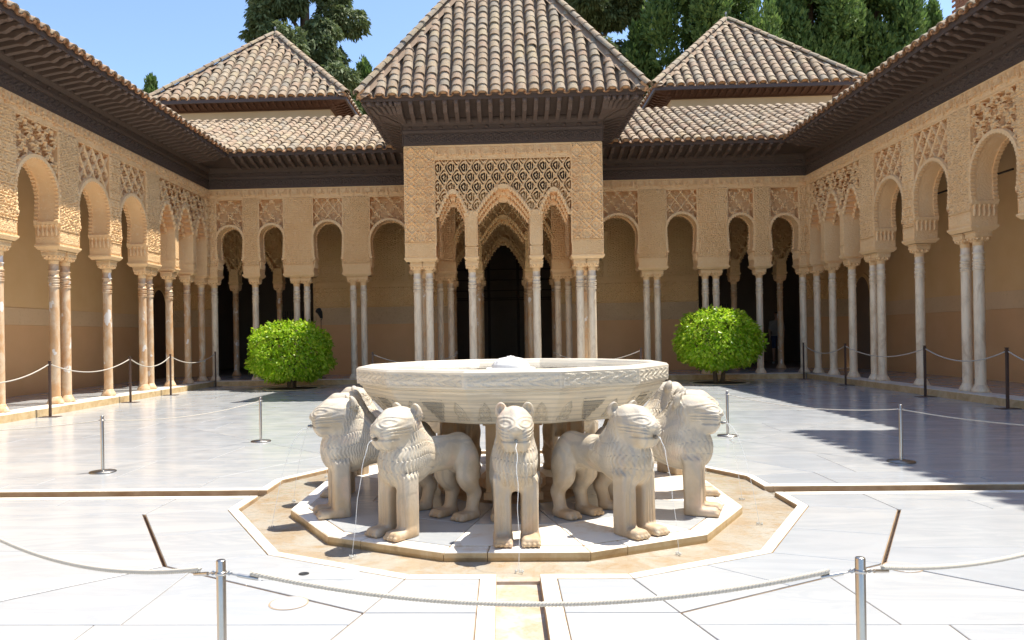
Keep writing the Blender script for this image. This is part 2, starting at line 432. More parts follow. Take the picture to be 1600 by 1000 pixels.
for sx, sy, seed in ((-1, -1, 3), (1, -1, 8), (-1, 1, 5), (1, 1, 11)):
    ym = -Y0 if sy < 0 else Y1
    v0, v1, v2 = dv(R_PN, 0), dv(R_PN, 1), dv(R_PN, 2)          # 15, 45 and 75 degrees, first quadrant
    s1, s2 = (.020, .009) if sy < 0 else (.004, .004)
    d1 = v1 / np.linalg.norm(v1); d2 = v2 / np.linalg.norm(v2)
    A = [(v0[0] + .002, E0), (EX, E0), (EX, v0[1]), (v0[0] + .002, v0[1])]
    # wedge between the 15 degree vertex line and the 45 degree ray
    B = [(v0[0] + s1, v0[1]), (EX, v0[1]), (EX, EX * d1[1] / d1[0]), (v1[0] + s1 * .9, v1[1])]
    yy = ym; xx = yy * d2[0] / d2[1]
    Cc = [(v1[0] + s2, v1[1] + s2), (EX, EX), (EX, ym), (xx, yy), (v2[0] + s2 * .3, v2[1] + s2)]
    D = [(E0, v2[1] + .003), (v2[0], v2[1] + .003), (xx, yy), (E0, yy)]
    for P_, ys in ((A, [.42]), (B, [1.62, 2.6, 3.5, 4.3, 5.1, 5.95, 6.8]), (Cc, [2.75, 3.45, 4.3, 5.1, 5.95, 6.8, 7.6, 8.5, 9.4, 10.2, 11.1, 12.0, 12.9]), (D, [3.45, 4.4, 5.3, 6.2, 7.1, 8, 9, 10, 11, 12, 13])):
        bedpoly(mirror(P_, sx, sy))
        for q in rows(P_, ys, seed + len(ys), 2.0 if P_ is not B else 2.5):
            slab(mirror(q, sx, sy))
    # panels of the ring between the border and the outer twelve-sided line, then the border itself and the edging strips
    for k in (0, 1):
        a, b, c, d = dv(R_BO, k), dv(R_PN, k), dv(R_PN, k + 1), dv(R_BO, k + 1)
        bedpoly(mirror([a, b, c, d], sx, sy))
        t = .42 + .2 * random.random(); m0 = a * (1 - t) + d * t; m1 = b * (1 - t) + c * t
        slab(mirror([a, b, m1, m0], sx, sy)); slab(mirror([m0, m1, c, d], sx, sy))
    a, b = dv(R_BO, 0), dv(R_PN, 0); q = [(a[0], E0), (b[0], E0), tuple(b), tuple(a)]; bedpoly(mirror(q, sx, sy)); slab(mirror(q, sx, sy))
    a, b = dv(R_BO, 2), dv(R_PN, 2); q = [(E0, a[1]), tuple(a), tuple(b), (E0, b[1])]; bedpoly(mirror(q, sx, sy)); slab(mirror(q, sx, sy))
    for k in (0, 1):
        a, b, c, d = dv(R_TR, k), dv(R_BO, k), dv(R_BO, k + 1), dv(R_TR, k + 1); q = [a, b, c, d]; bedpoly(mirror(q, sx, sy))
        t = .35 + .3 * random.random(); m0 = a * (1 - t) + d * t; m1 = b * (1 - t) + c * t
        slab(mirror([a, b, m1, m0], sx, sy), .002, 'border_stone', .002, CURB); slab(mirror([m0, m1, c, d], sx, sy), .002, 'border_stone', .002, CURB)
    a, b = dv(R_TR, 0), dv(R_BO, 0); q = [(a[0], CH), (b[0], CH), tuple(b), tuple(a)]; bedpoly(mirror(q, sx, sy)); slab(mirror(q, sx, sy), .002, 'border_stone', .002, CURB)
    a, b = dv(R_TR, 2), dv(R_BO, 2); q = [(CH, a[1]), tuple(a), tuple(b), (CH, b[1])]; bedpoly(mirror(q, sx, sy)); slab(mirror(q, sx, sy), .002, 'border_stone', .002, CURB)
    x = dv(R_BO, 0)[0]
    bedpoly(mirror([(x, CH), (EX, CH), (EX, E0), (x, E0)], sx, sy))
    while x < EX - .1:
        x2 = min(EX, x + random.uniform(1.0, 1.7)); slab(mirror([(x, CH), (x2, CH), (x2, E0), (x, E0)], sx, sy), .002, 'edging_stone', .002, CURB); x = x2
    y = dv(R_BO, 2)[1]; yl = ym
    bedpoly(mirror([(CH, y), (E0, y), (E0, yl), (CH, yl)], sx, sy))
    while y < yl - .1:
        y2 = min(yl, y + random.uniform(1.1, 1.8)); slab(mirror([(CH, y), (E0, y), (E0, y2), (CH, y2)], sx, sy), .002, 'edging_stone', .002, CURB); y = y2
bed.build('grout_bed', GROUT, pave)
ch = MB(); tr = [tuple(dv(R_TR, k) * 1.004) for k in range(12)]
ch.prism(tr, -.088, -.034)
for a in range(4):
    c, s = (1, 0) if a % 2 == 0 else (0, 1); sg = 1 if a < 2 else -1
    L = EX if a % 2 == 0 else (Y1 if sg > 0 else -Y0); r0 = (1.99 if a % 2 == 0 else 2.075) - .02
    if a % 2 == 0: ch.box(min(sg * r0, sg * L), max(sg * r0, sg * L), -CH - .004, CH + .004, -.088, -.05)
    else: ch.box(-CH - .004, CH + .004, min(sg * r0, sg * L), max(sg * r0, sg * L), -.088, -.05)
tag(ch.build('channel', TROUGH), kind='structure')
wt = MB(); wt.add([(x, y, -.014) for x, y in [tuple(dv(R_TR, k)) for k in range(12)]], [tuple(range(12))])
tag(wt.build('water', WATER), kind='structure')
wt = MB()
for sg in (-1, 1):
    a, b = sorted((sg * 1.985, sg * EX)); wt.add([(a, -CH, -.044), (b, -CH, -.044), (b, CH, -.044), (a, CH, -.044)], [(0, 1, 2, 3)])
tag(wt.build('water', WATER), kind='structure')
# lids let into the paving
def lid(x, y, r, lab, hole=False):
    t = MB(); n = 28
    if hole:
        p = []
        for cx_, cy_, a0 in ((.23, .06, 0), (-.23, .06, 90), (-.23, -.06, 180), (.23, -.06, 270)):
            p += [(x + cx_ + .03 * math.cos(R(a0 + i * 18)), y + cy_ + .03 * math.sin(R(a0 + i * 18))) for i in range(6)]
        t.prism(p, -.02, .004, bev=.002); root = t.build('drain_cover', FLOOR)
        h = MB(); h.lathe([(.0, .0045), (.027, .0045), (.027, .0065), (.019, .0065), (.017, .0052), (.001, .0052)], 16, (x - .02, y)); h.build('drain_hole', BLACKM, root)
    else:
        t.lathe([(r, -.02), (r, .0025), (r - .003, .004), (0.001, .004)], 32, (x, y), smooth=False); root = t.build('inspection_cover', FLOOR)
        h = MB(); h.lathe([(r, .0018), (r + .006, .0018)], 32, (x, y), smooth=False, cap=False); h.build('rim', GROUT, root)
    return tag(root, lab, 'floor cover')
lid(-1.07, -2.49, .085, 'round marble inspection cover flush in the paving near the front left post')
lid(1.98, -1.98, .085, 'round white inspection cover flush in the paving near the front right post')
lid(-1.09, -2.07, 0, 'rounded oblong marble drain cover with a dark hole, left of the front channel', True)
for sx in (1, -1):
    dg = MB(); a = np.array([dv(R_PN, 0)[0] * sx, -dv(R_PN, 0)[1]]); b = np.array([dv(R_PN, 1)[0] * sx, -dv(R_PN, 1)[1]])
    d = (b - a) / np.linalg.norm(b - a); nn = np.array([-d[1], d[0]]); nn *= np.sign(nn @ a)
    for i in range(46):
        p = a + d * (np.linalg.norm(b - a) * (i + .5) / 46) + nn * .010
        q = [p - d * .006 - nn * .008, p + d * .006 - nn * .008, p + d * .006 + nn * .012, p - d * .006 + nn * .008]
        if area(q) > 0: dg.prism(q if np.cross(q[1] - q[0], q[2] - q[0]) > 0 else q[::-1], -.05, -.022)
    dg.build('drain_grating', BROWNM, pave)

# ------------------------------------------------------------------ carved patterns (height in metres)
def arab(p=.12, a=.009, k=4, seed=0):
    def f(u, z):
        i = np.floor(z / p); uu = u + (i % 2) * p / 2
        x = (uu / p) % 1 - .5; y = (z / p) % 1 - .5
        r = np.hypot(x, y); th = np.arctan2(y, x)
        h = np.tanh(4.5 * np.sin(2 * PI * r * 3.1 + 1.5 * np.cos(k * th + seed)))
        h2 = np.sin(2 * PI * u / (p * .37) + 2 * np.sin(2 * PI * z / (p * .8))) * np.sin(2 * PI * z / (p * .41) + 2 * np.sin(2 * PI * u / (p * .9)))
        return a * (.62 * h + .38 * np.tanh(3 * h2))
    return f
def star(p=.2, a=.010):
    def f(u, z):
        x = (u / p) % 1 - .5; y = (z / p) % 1 - .5; r = np.hypot(x, y); th = np.arctan2(y, x)
        ring = np.exp(-((r - .30 - .05 * np.cos(8 * th)) / .045) ** 2) + np.exp(-((np.abs(x) + np.abs(y) - .62) / .05) ** 2)
        inn = .55 * np.tanh(3 * np.sin(2 * PI * r * 5 + 1.6 * np.cos(8 * th)))
        return a * (np.clip(ring, 0, 1) * 1.2 + inn * .6)
    return f
def sebka(pu, pz, wav=.0, a=.038, w=.085, inner=.014, ph=(0, 0), cov=.42):
    a = a * 2.0; inner = inner * 3.2
    def f(u, z):
        A = (u - ph[0]) / pu + (z - ph[1]) / pz; B = (u - ph[0]) / pu - (z - ph[1]) / pz
        A2 = A + wav * np.sin(4 * PI * B); B2 = B - wav * np.sin(4 * PI * A)
        da = np.abs(A2 - np.round(A2)); db = np.abs(B2 - np.round(B2))
        d = np.minimum(da, db)
        rib = 1 / (1 + np.exp((d - w) / .014)); ridge = np.exp(-(d / (w * .45)) ** 2)
        x = (A2 % 1) - .5; y = (B2 % 1) - .5
        px = (x + y); py = (x - y); r = np.hypot(px, py * .8); th = np.arctan2(py, px)
        leaf = np.sin(2 * PI * r * 3.0 + 1.1 * np.cos(3 * th + .5)) - cov + np.exp(-(px / .05) ** 2) * 1.3
        leaf = np.clip(leaf * 3.0, -1, 1)
        return rib * a * (.8 + .2 * ridge) + (1 - rib) * inner * np.where(leaf > 0, leaf, leaf * .6)
    return f
def zigzag(p=.07, a=.008):
    return lambda u, z: a * np.tanh(3 * np.sin(2 * PI * (z / p + .5 * np.abs((u / p) % 1 - .5) * 2)))

# carved inscription: the motto that runs along the walls, in joined letters
def word_mesh():
    words = ['\ufeed\ufefb', '\ufecf\ufe8e\ufedf\ufe90', '\ufe87\ufefb', '\ufe8d\ufedf\ufee0\ufeea']
    cu_ = bpy.data.curves.new('inscription', 'FONT'); cu_.body = ' '.join(words)[::-1]; cu_.size = 1.0
    cu_.extrude = .03; cu_.offset = .02; cu_.resolution_u = 2
    ob = bpy.data.objects.new('inscription', cu_); C.objects.link(ob)
    bpy.context.view_layer.update()
    dg_ = bpy.context.evaluated_depsgraph_get(); me = ob.evaluated_get(dg_).to_mesh()
    v = np.array([q.co[:] for q in me.vertices]); f = [tuple(p.vertices) for p in me.polygons]
    ob.evaluated_get(dg_).to_mesh_clear(); bpy.data.objects.remove(ob)
    x0, x1 = v[:, 0].min(), v[:, 0].max(); y0, y1 = v[:, 1].min(), v[:, 1].max()
    v[:, 0] = (v[:, 0] - x0) / (x1 - x0); v[:, 1] = (v[:, 1] - y0) / (y1 - y0)
    return v, f
WV, WF = word_mesh()
_insc = {}
def inscription(parent, u0, u1, z0, z1, y, mat=None, vertical=False, flip=False, rep=None):
    # phrases side by side between u0 and u1 (or stacked up a vertical band), standing proud of y
    L = (z1 - z0) if vertical else (u1 - u0); H = (u1 - u0) if vertical else (z1 - z0)
    n = rep or max(1, int(round(L / (H * 3.1)))); w_ = L / n
    key = (round(w_, 3), round(H, 3), vertical)
    if key not in _insc:
        m = MB(); x = (WV[:, 0] * .95 + .025) * w_; zz = (WV[:, 1] * .86 + .07) * H; d = np.where(WV[:, 2] > 0, -.045, .002)
        if vertical: m.add(np.c_[H - zz, d, x], WF)
        else: m.add(np.c_[x, d, zz], WF)
        # scroll ground between the letters
        fn = arab(H * .42, .008, 3)
        if vertical: m.hf(0, H, 0, w_, .012, lambda u, z: .0015 + (fn(u, z) + .008))
        else: m.hf(0, w_, 0, H, .012, lambda u, z: .0015 + (fn(u, z) + .008))
        _insc[key] = m.mesh('inscription', STUC)
    for i in range(n):
        put('inscription', _insc[key], parent, (u0 + i * w_ if not vertical else u0, y, z0 if not vertical else z0 + i * w_))

# ------------------------------------------------------------------ columns
ZP, ZC, ZI, ZB = .13, 2.62, 2.86, 2.94               # plinth top, capital foot, capital top, top of the impost moulding
def col_meshes(r=.085):
    out = {}
    m = MB(); m.box(-.115, .115, -.115, .115, 0, .012)
    m.lathe([(.135, .012), (.137, .03), (.118, .075), (.098, .105), (.094, .125), (r + .001, .13)], 20); out['base'] = m
    m = MB(); z1 = ZC - ZP; pr = [(r, .12), (r * .995, z1 * .5), (r * .96, z1 - .42)]
    for zz in (z1 - .40, z1 - .37, z1 - .315, z1 - .285, z1 - .23, z1 - .12):
        pr += [(r * .95, zz - .012), (r * 1.13, zz - .006), (r * 1.13, zz + .008), (r * .95, zz + .014)]
    pr += [(r * .94, z1)]; m.lathe([p for p in pr], 20, cap=False); out['shaft'] = m
    m = MB(); m.lathe([(r * .95, 0), (r * 1.02, .004), (r * 1.02, .05), (r * 1.1, .06), (r * .98, .075)], 20, cap=False)
    # flared square head: leaves below, carved block above
    zz = np.linspace(.07, .24, 7); n = 8
    prof = [(.088, .07), (.10, .10), (.128, .135), (.138, .15), (.138, .215), (.150, .222), (.150, .242)]
    for (a, za), (b, zb_) in zip(prof[:-1], prof[1:]):
        v = [(sx * q, sy * q, z_) for q, z_ in ((a, za), (b, zb_)) for sx, sy in ((-1, -1), (1, -1), (1, 1), (-1, 1))]
        m.add(v, [(0, 1, 5, 4), (1, 2, 6, 5), (2, 3, 7, 6), (3, 0, 4, 7)])
    m.add([(-.15, -.15, .242), (.15, -.15, .242), (.15, .15, .242), (-.15, .15, .242)], [(0, 1, 2, 3)])
    fn = arab(.062, .006, 4)
    for k in range(4):
        t = MB(); t.hf(-.125, .125, .142, .212, .008, lambda u, z: fn(u, z) + .006, y0=-.1385)
        V = np.vstack(t.v); c, s = math.cos(k * PI / 2), math.sin(k * PI / 2)
        m.add(np.c_[V[:, 0] * c - V[:, 1] * s, V[:, 0] * s + V[:, 1] * c, V[:, 2]], t.ix[0].reshape(-1, 4), 0, True)
        for q in (-.085, 0, .085): m.ell(((q * c + .118 * s), (q * s - .118 * c), .115), (.026, .026, .03), 6, 4)
    out['capital'] = m
    return out
_cm = col_meshes(); COLM = {}
for kind, mat in (('white', COLW), ('orange', COLO), ('tan', COLT)):
    COLM[kind] = {k: v.mesh(k, STUC if k == 'capital' else mat) for k, v in _cm.items()}
def column(parent, x, y, kind, z=ZP):
    e = empty('column', (x, y, z), parent=parent)
    put('base', COLM[kind]['base'], e); put('shaft', COLM[kind]['shaft'], e); put('capital', COLM[kind]['capital'], e, (0, 0, ZC - ZP))

# ------------------------------------------------------------------ arches
def round_arch(hw, za, zs0=3.36, spring=None):
    """outline (u, z) of a stilted horseshoe arch from the left foot over the top to the right foot"""
    zc = za - hw * 1.12
    pts = [(-hw, ZB), (-hw, zs0 - .10), (-hw + .045, zs0 - .06), (-hw + .06, zs0), (-hw + .035, zs0 + .02)]
    for z in np.linspace(zs0 + .06, zc - .08, 5): pts.append((-hw + .035 - .03 * (z - zs0) / (zc - zs0), z))
    for a in np.linspace(170, 90, 15):
        pts.append((hw * math.cos(R(a)) * 1.0, zc + hw * 1.12 * math.sin(R(a)) ** 1.0))
    return np.array(pts + [(-x, z) for x, z in pts[-2::-1]])
def muq_outline(hw, zs, za, lobe=.0, n=7, ph=0.0, foot=ZB, powr=1.15):
    pts = [(-hw, foot), (-hw, zs)]
    ts = np.linspace(0, 1, n * 6 + 1)
    for t in ts:
        x = -hw * (1 - t) ** .56 if t < 1 else 0.0; z = zs + (za - zs) * (t ** powr)
        dx, dz = hw, (za - zs); L = math.hypot(dx, dz); nx, nz = -dz / L, dx / L
        b = lobe * (abs(math.sin(PI * (t * n + ph))) - .35) * min(1, 6 * t + .2) * min(1, 8 * (1 - t) + .3)
        pts.append((min(x + nx * b, -.0), z + nz * b))
    return np.array(pts + [(-x, z) for x, z in pts[-2::-1]])
def inside_fn(out):
    """(u, z) -> True above / outside the opening whose outline is out"""
    half = out[:len(out) // 2 + 1]; top = half[:, 1].max()
    zz = half[:, 1]; ww = -half[:, 0]; o = np.argsort(zz, kind='stable')
    def f(u, z, uc=0.0):
        wz = np.interp(z, zz[o], ww[o]); return (np.abs(u - uc) > wz) | (z > top)
    return f
def arch_plain(parent, uc, hw, za, T, panel_top, pier_hw, fn, mats, back=True):
    out = round_arch(hw, za); out[:, 0] += uc; n = len(out)
    m = MB(); dirs = np.gradient(out, axis=0); dirs /= np.linalg.norm(dirs, axis=1)[:, None] + 1e-9
    nrm = np.c_[-dirs[:, 1], dirs[:, 0]]                                    # away from the opening
    # resample for the little ribs along both edges of the soffit
    s = np.r_[0, np.cumsum(np.linalg.norm(np.diff(out, axis=0), axis=1))]
    k = int(s[-1] / .018); ss = np.linspace(0, s[-1], k)
    P = np.c_[np.interp(ss, s, out[:, 0]), np.interp(ss, s, out[:, 1])]; N = np.c_[np.interp(ss, s, nrm[:, 0]), np.interp(ss, s, nrm[:, 1])]
    N /= np.linalg.norm(N, axis=1)[:, None]
    P = P - N * .004
    up = (P[:, 1] > 3.36)
    tooth = np.where((np.arange(k) // 2) % 2 == 0, -.014, .006) * up
    rows_ = []
    for y, o in ((-.022, tooth), (.05, tooth), (.054, up * .018), (T - .054, up * .018), (T - .05, tooth), (T + .022, tooth)):
        q = P + N * (np.broadcast_to(o, (k,)))[:, None]; rows_.append(np.c_[q[:, 0], np.full(k, y), q[:, 1]])
    i = np.arange(k - 1)
    f = np.vstack([np.c_[a * k + i, a * k + i + 1, (a + 1) * k + i + 1, (a + 1) * k + i] for a in range(5)])
    m.add(np.vstack(rows_), f, 0, False)
    # raised archivolt ring, front and back
    for y0, y1 in ((-.022, .03), (T + .022, T - .03)):
        a = P + N * tooth[:, None]; b = P + N * .06; c_ = P + N * .075
        kk = np.where(P[:, 1] > 3.30)[0]
        V = np.vstack([np.c_[a[:, 0], np.full(k, y0), a[:, 1]], np.c_[b[:, 0], np.full(k, y0), b[:, 1]], np.c_[c_[:, 0], np.full(k, y1), c_[:, 1]]])
        i2 = kk[:-1]; fr = np.vstack([np.c_[i2, i2 + 1, k + i2 + 1, k + i2], np.c_[k + i2, k + i2 + 1, 2 * k + i2 + 1, 2 * k + i2]])
        if y0 > 0: fr = fr[:, ::-1]
        m.add(V, fr, 0, False)
    # corner colonnettes and imposts on the jambs
    for sx in (-1, 1):
        x0 = uc + sx * hw
        for j in range(5):
            yy = .04 + (T - .08) * j / 4
            m.tube([(x0 - sx * .012, yy, 3.10), (x0 - sx * .022, yy, 3.2), (x0 - sx * .012, yy, 3.24), (x0 - sx * .03, yy, 3.30)], [.022, .03, .02, .034], 6)
        m.box(min(x0, x0 - sx * .05), max(x0, x0 - sx * .05), -.012, T + .012, 3.31, 3.35)
        m.box(min(x0, x0 - sx * .022), max(x0, x0 - sx * .022), -.01, T + .01, 3.06, 3.09)
    m.build('arch', mats, parent)
    ins = inside_fn(round_arch(hw + .03, za + .03))
    p = MB(); p.hf(uc - pier_hw, uc + pier_hw, 3.3, panel_top, .0115, lambda u, z: fn(u, z), y0=.085, mask=lambda u, z: ins(u, z, uc), border=False, hole=-.012)
    p.box(uc - pier_hw, uc + pier_hw, .0, .15, panel_top - .02, panel_top + .012)
    p.build('lattice_panel', mats, parent)
    q = MB(); q.hf(uc - pier_hw, uc + pier_hw, 3.3, panel_top, .03, lambda u, z: 0 * u, y0=.26, mask=lambda u, z: ins(u, z, uc), border=False)
    q.hf(uc - pier_hw, uc + pier_hw, 3.3, panel_top + .3, .03, lambda u, z: 0 * u, y0=T - .02, mask=lambda u, z: ins(u, z, uc), border=False)
    q.build('backing', mats, parent)
def arch_muq(parent, uc, hw, zs, za, T, pier_hw, panel_top, fn, mats, lobes=7, z_low=None, step=.0115, nl=3, bulbs=True, yoff=0.0, backing=True):
    m = MB(); TT = T / nl
    for L in range(nl):
        off = .055 * L
        o = muq_outline(hw - .004 - .012 * L, zs - .09 * L, za - .12 * L, .095, lobes, .5 * (L % 2)); o[:, 0] += uc
        n = len(o); y0, y1 = yoff + L * TT - (.02 if L == 0 else 0), yoff + (L + 1) * TT
        d = np.gradient(o, axis=0); d /= np.linalg.norm(d, axis=1)[:, None] + 1e-9
        e = muq_outline(hw + .10, zs - .02, za + .10, 0, lobes); e[:, 0] += uc
        k = len(o); e = np.c_[np.interp(np.linspace(0, 1, k), np.linspace(0, 1, len(e)), e[:, 0]), np.interp(np.linspace(0, 1, k), np.linspace(0, 1, len(e)), e[:, 1])]
        e[:2] = o[:2]; e[-2:] = o[-2:]
        V = np.vstack([np.c_[o[:, 0], np.full(k, y0), o[:, 1]], np.c_[o[:, 0], np.full(k, y1), o[:, 1]], np.c_[e[:, 0], np.full(k, y0), e[:, 1]], np.c_[e[:, 0], np.full(k, y1), e[:, 1]]])
        i = np.arange(k - 1)
        m.add(V, np.vstack([np.c_[i, i + 1, k + i + 1, k + i]] + [np.c_[j, 2 * k + j, 2 * k + j + 1, j + 1] for j in (i[1:-1],)] + [np.c_[k + j, k + j + 1, 3 * k + j + 1, 3 * k + j] for j in (i[1:-1],)] + [np.c_[2 * k + j, 3 * k + j, 3 * k + j + 1, 2 * k + j + 1] for j in (i[2:-2],)]))
        if bulbs and L < 3:
            for sx in (-1, 1):
                for j in range(lobes + (L == 0)):
                    t = (j + (.5 if L % 2 == 0 else 1.0)) / lobes
                    if t > 1: continue
                    x = uc + sx * (hw - .012 * L) * (1 - t) ** .56; z = zs - .09 * L + (za - .12 * L - zs + .09 * L) * t ** 1.15
                    nx, nz = (za - zs), hw; q = math.hypot(nx, nz)
                    x += sx * nx / q * .035; z += nz / q * .035 + .012
                    m.ell((x, y0 + .012, z), (.036, .05, .062), 8, 6)
    m.build('muqarnas_arch', mats, parent)
    ins = inside_fn(muq_outline(hw + .02, zs, za + .02, 0, lobes)); zl = z_low or zs
    p = MB(); p.hf(uc - pier_hw, uc + pier_hw, zl, panel_top, step, fn, y0=yoff + .085, mask=lambda u, z: ins(u, z, uc), border=False, hole=-.012)
    p.build('lattice_panel', mats, parent)
    if backing:
        q = MB(); q.hf(uc - pier_hw, uc + pier_hw, zl - .1, panel_top + .3, .03, lambda u, z: 0 * u, y0=yoff + T - .02, mask=lambda u, z: ins(u, z, uc), border=False)
        q.build('backing', mats, parent)

def pier(parent, u0, u1, T, ztop, fn, mats, zb=ZB, block=.24, step=.0115, y0=0.0, name='pier'):
    """carved pier on an impost block and a flared moulding"""
    m = MB(); zt = zb + block
    m.box(u0, u1, y0 + .004, y0 + T, zt, ztop)
    m.hf(u0, u1, zt + .012, ztop, step, lambda u, z: .030 + fn(u, z), y0=y0 + .012)
    b = .012; fb = arab(.09, .010, 3)
    m.box(u0 - b, u1 + b, y0 - b, y0 + T + b, zb + .012, zt)
    m.hf(u0 - b + .02, u1 + b - .02, zb + .035, zt - .02, step, lambda u, z: .008 + fb(u, z), y0=y0 - b - .001)
    m.box(u0 - b - .008, u1 + b + .008, y0 - b - .008, y0 + T + b + .008, zt - .016, zt)
    # moulding flaring down to the capitals
    a = b + .022
    m.box(u0 - a, u1 + a, y0 - a, y0 + T + a, zb - .018, zb + .012)
    m.box(u0 + .01, u1 - .01, y0 + .012, y0 + T - .012, ZI + .002, zb - .018)
    lo = .012
    v = [(u0 + lo, y0 + lo, ZI + .002), (u1 - lo, y0 + lo, ZI + .002), (u1 - lo, y0 + T - lo, ZI + .002), (u0 + lo, y0 + T - lo, ZI + .002),
         (u0 - a, y0 - a, zb - .018), (u1 + a, y0 - a, zb - .018), (u1 + a, y0 + T + a, zb - .018), (u0 - a, y0 + T + a, zb - .018)]
    m.add(v, [(0, 1, 5, 4), (1, 2, 6, 5), (2, 3, 7, 6), (3, 0, 4, 7), (0, 3, 2, 1)])
    return m.build(name, mats, parent)

# ------------------------------------------------------------------ eaves, corbels and roof tiles
def corbel_mesh(L=.74, rise=.17, w_=.085, h=.085):
    m = MB(); n = 14; prof = []
    for i in range(n + 1):
        t = i / n; y = -L * t; zc_ = rise * t
        dip = h * (1 + (.42 * math.sin((t - .55) * PI * 5) if t > .55 else .0))
        prof.append((y, zc_ - dip))
    prof[-1] = (-L, rise - h * .45)
    poly = [(0, 0.02)] + [(0, prof[0][1])] + prof[1:] + [(-L, rise + .02)]
    m.sweep(poly, -w_ / 2, w_ / 2)
    m.ell((0, -L + .03, rise - h * .55), (w_ * .62, .05, h * .5), 8, 5)
    return m.mesh('corbel', WOODC)
CORB = corbel_mesh(); CORBR = corbel_mesh(.85, .10, .07, .06); CORBR.materials.clear(); CORBR.materials.append(WOODR)

def tile_mesh(r0=.105, r1=.088, L=.34, flat=.8, end=True):
    m = MB(); a = np.linspace(0, PI, 7)
    lo = np.c_[r0 * np.cos(a), np.zeros(7), r0 * flat * np.sin(a) + .014]; hi = np.c_[r1 * np.cos(a), np.full(7, L), r1 * flat * np.sin(a)]
    i = np.arange(6); m.add(np.vstack([lo, hi]), np.c_[i, i + 1, 7 + i + 1, 7 + i], 0, True)
    li = lo * np.array([.80, 1, .80]); li[:, 1] = 0
    m.add(np.vstack([lo, li]), np.c_[i + 1, i, 7 + i, 7 + i + 1], 0, False)
    li2 = li + np.array([0, .12, 0]); m.add(np.vstack([li, li2]), np.c_[i + 1, i, 7 + i, 7 + i + 1], 0, False)
    return m
_tm = {}
def tile(rad, L):
    k = (round(rad, 3), round(L, 3))
    if k not in _tm: _tm[k] = tile_mesh(rad, rad * .84, L)
    return _tm[k]
_tmesh = {}
def tile_obj(rad, L):
    k = (round(rad, 3), round(L, 3))
    if k not in _tmesh: _tmesh[k] = tile(rad, L).mesh('roof_tile', TILE)
    return _tmesh[k]

def roof_face(roof, org, eu, es, width, length, du, e, keep, rad, rows_max=99, ends=True, loose=None, u_off=0.0):
    """cover tiles over one slope. org: eave corner, eu: along the eave, es: up the slope; keep(u, s) says where tiles lie"""
    org, eu, es = Vector(org), Vector(eu).normalized(), Vector(es).normalized(); nn = eu.cross(es)
    Mx = Matrix((eu, es, nn)).transposed().to_4x4()
    n = max(1, int(round(width / du))); du = width / n; L = e * 1.28; me = tile_obj(rad, L); tm = tile(rad, L)
    mine = MB(); cnt = 0
    for j in range(int(length / e) + 1):
        for i in range(n):
            u, s = (i + .5) * du, j * e + random.uniform(-.016, .016)
            if not keep(u, s): continue
            p = org + eu * (u + random.uniform(-.010, .010)) + es * s + nn * (.012 + random.uniform(-.004, .008))
            mt = Mx @ Matrix.Rotation(random.uniform(-.05, .05), 4, 'Z') @ Matrix.Rotation(random.uniform(-.02, .035), 4, 'X')
            if j < rows_max and cnt < 299 and loose is None:
                put('roof_tile', me, roof, mat=Matrix.Translation(p) @ mt); cnt += 1
            else: mine.merge(tm, np.array(mt.to_3x3()), np.array(p))
    if mine.n: tag(mine.build('tile_courses', TILE, roof), kind='stuff')
    if ends:
        # orange clay plugs closing the lowest row, and the pan tiles' lips between them
        m = MB(); a = np.linspace(0, PI, 7); A = np.array(Mx.to_3x3())
        for i in range(n):
            if not keep((i + .5) * du, .02): continue
            u = (i + .5) * du; c = np.c_[u + rad * .86 * np.cos(a), np.full(7, .03), rad * .70 * np.sin(a) + .01]
            m.add(c @ A.T + np.array(org), [tuple(range(7))])
            for q in (-.5, .5):
                uc = u + q * du; aa = np.linspace(PI, 2 * PI, 6); w_ = du * .5 - rad * .55
                o = np.c_[uc + w_ * np.cos(aa), np.full(6, -.03), .03 + .055 * np.sin(aa)]; b = o + np.array([0, 0, .022])
                o2 = o + np.array([0, .2, .0]); b2 = b + np.array([0, .2, 0]); k = np.arange(5)
                m.add(np.vstack([o, b, o2, b2]) @ A.T + np.array(org), np.vstack([np.c_[k, k + 1, 6 + k + 1, 6 + k], np.c_[6 + k, 6 + k + 1, 18 + k + 1, 18 + k], np.c_[k + 1, k, 12 + k, 12 + k + 1]]))
        if m.n: m.build('eave_tile', CLAYEND, roof)
    return cnt

def hip(roof, p0, p1, rad, e):
    p0, p1 = Vector(p0), Vector(p1); d = (p1 - p0); L = d.length; d.normalize()
    side = d.cross(Vector((0, 0, 1))).normalized(); nn = side.cross(d)
    Mx = Matrix((side, d, nn)).transposed().to_4x4(); me = tile_obj(rad, e * 1.28)
    for j in range(int(L / e)):
        p = p0 + d * (j * e) + nn * (.05 + random.uniform(-.005, .01))
        put('hip_tile', me, roof, mat=Matrix.Translation(p) @ Mx @ Matrix.Rotation(random.uniform(-.06, .06), 4, 'Z') @ Matrix.Rotation(random.uniform(0, .03), 4, 'X'))
    m = MB(); w_ = rad * 1.7
    m.add([p0 + side * w_ - nn * .07, p0 - side * w_ - nn * .07, p0 + nn * .05, p1 + side * w_ - nn * .07, p1 - side * w_ - nn * .07, p1 + nn * .05],
          [(0, 3, 5, 2), (2, 5, 4, 1), (0, 2, 1)]); m.build('hip_mortar', MORTAR, roof)

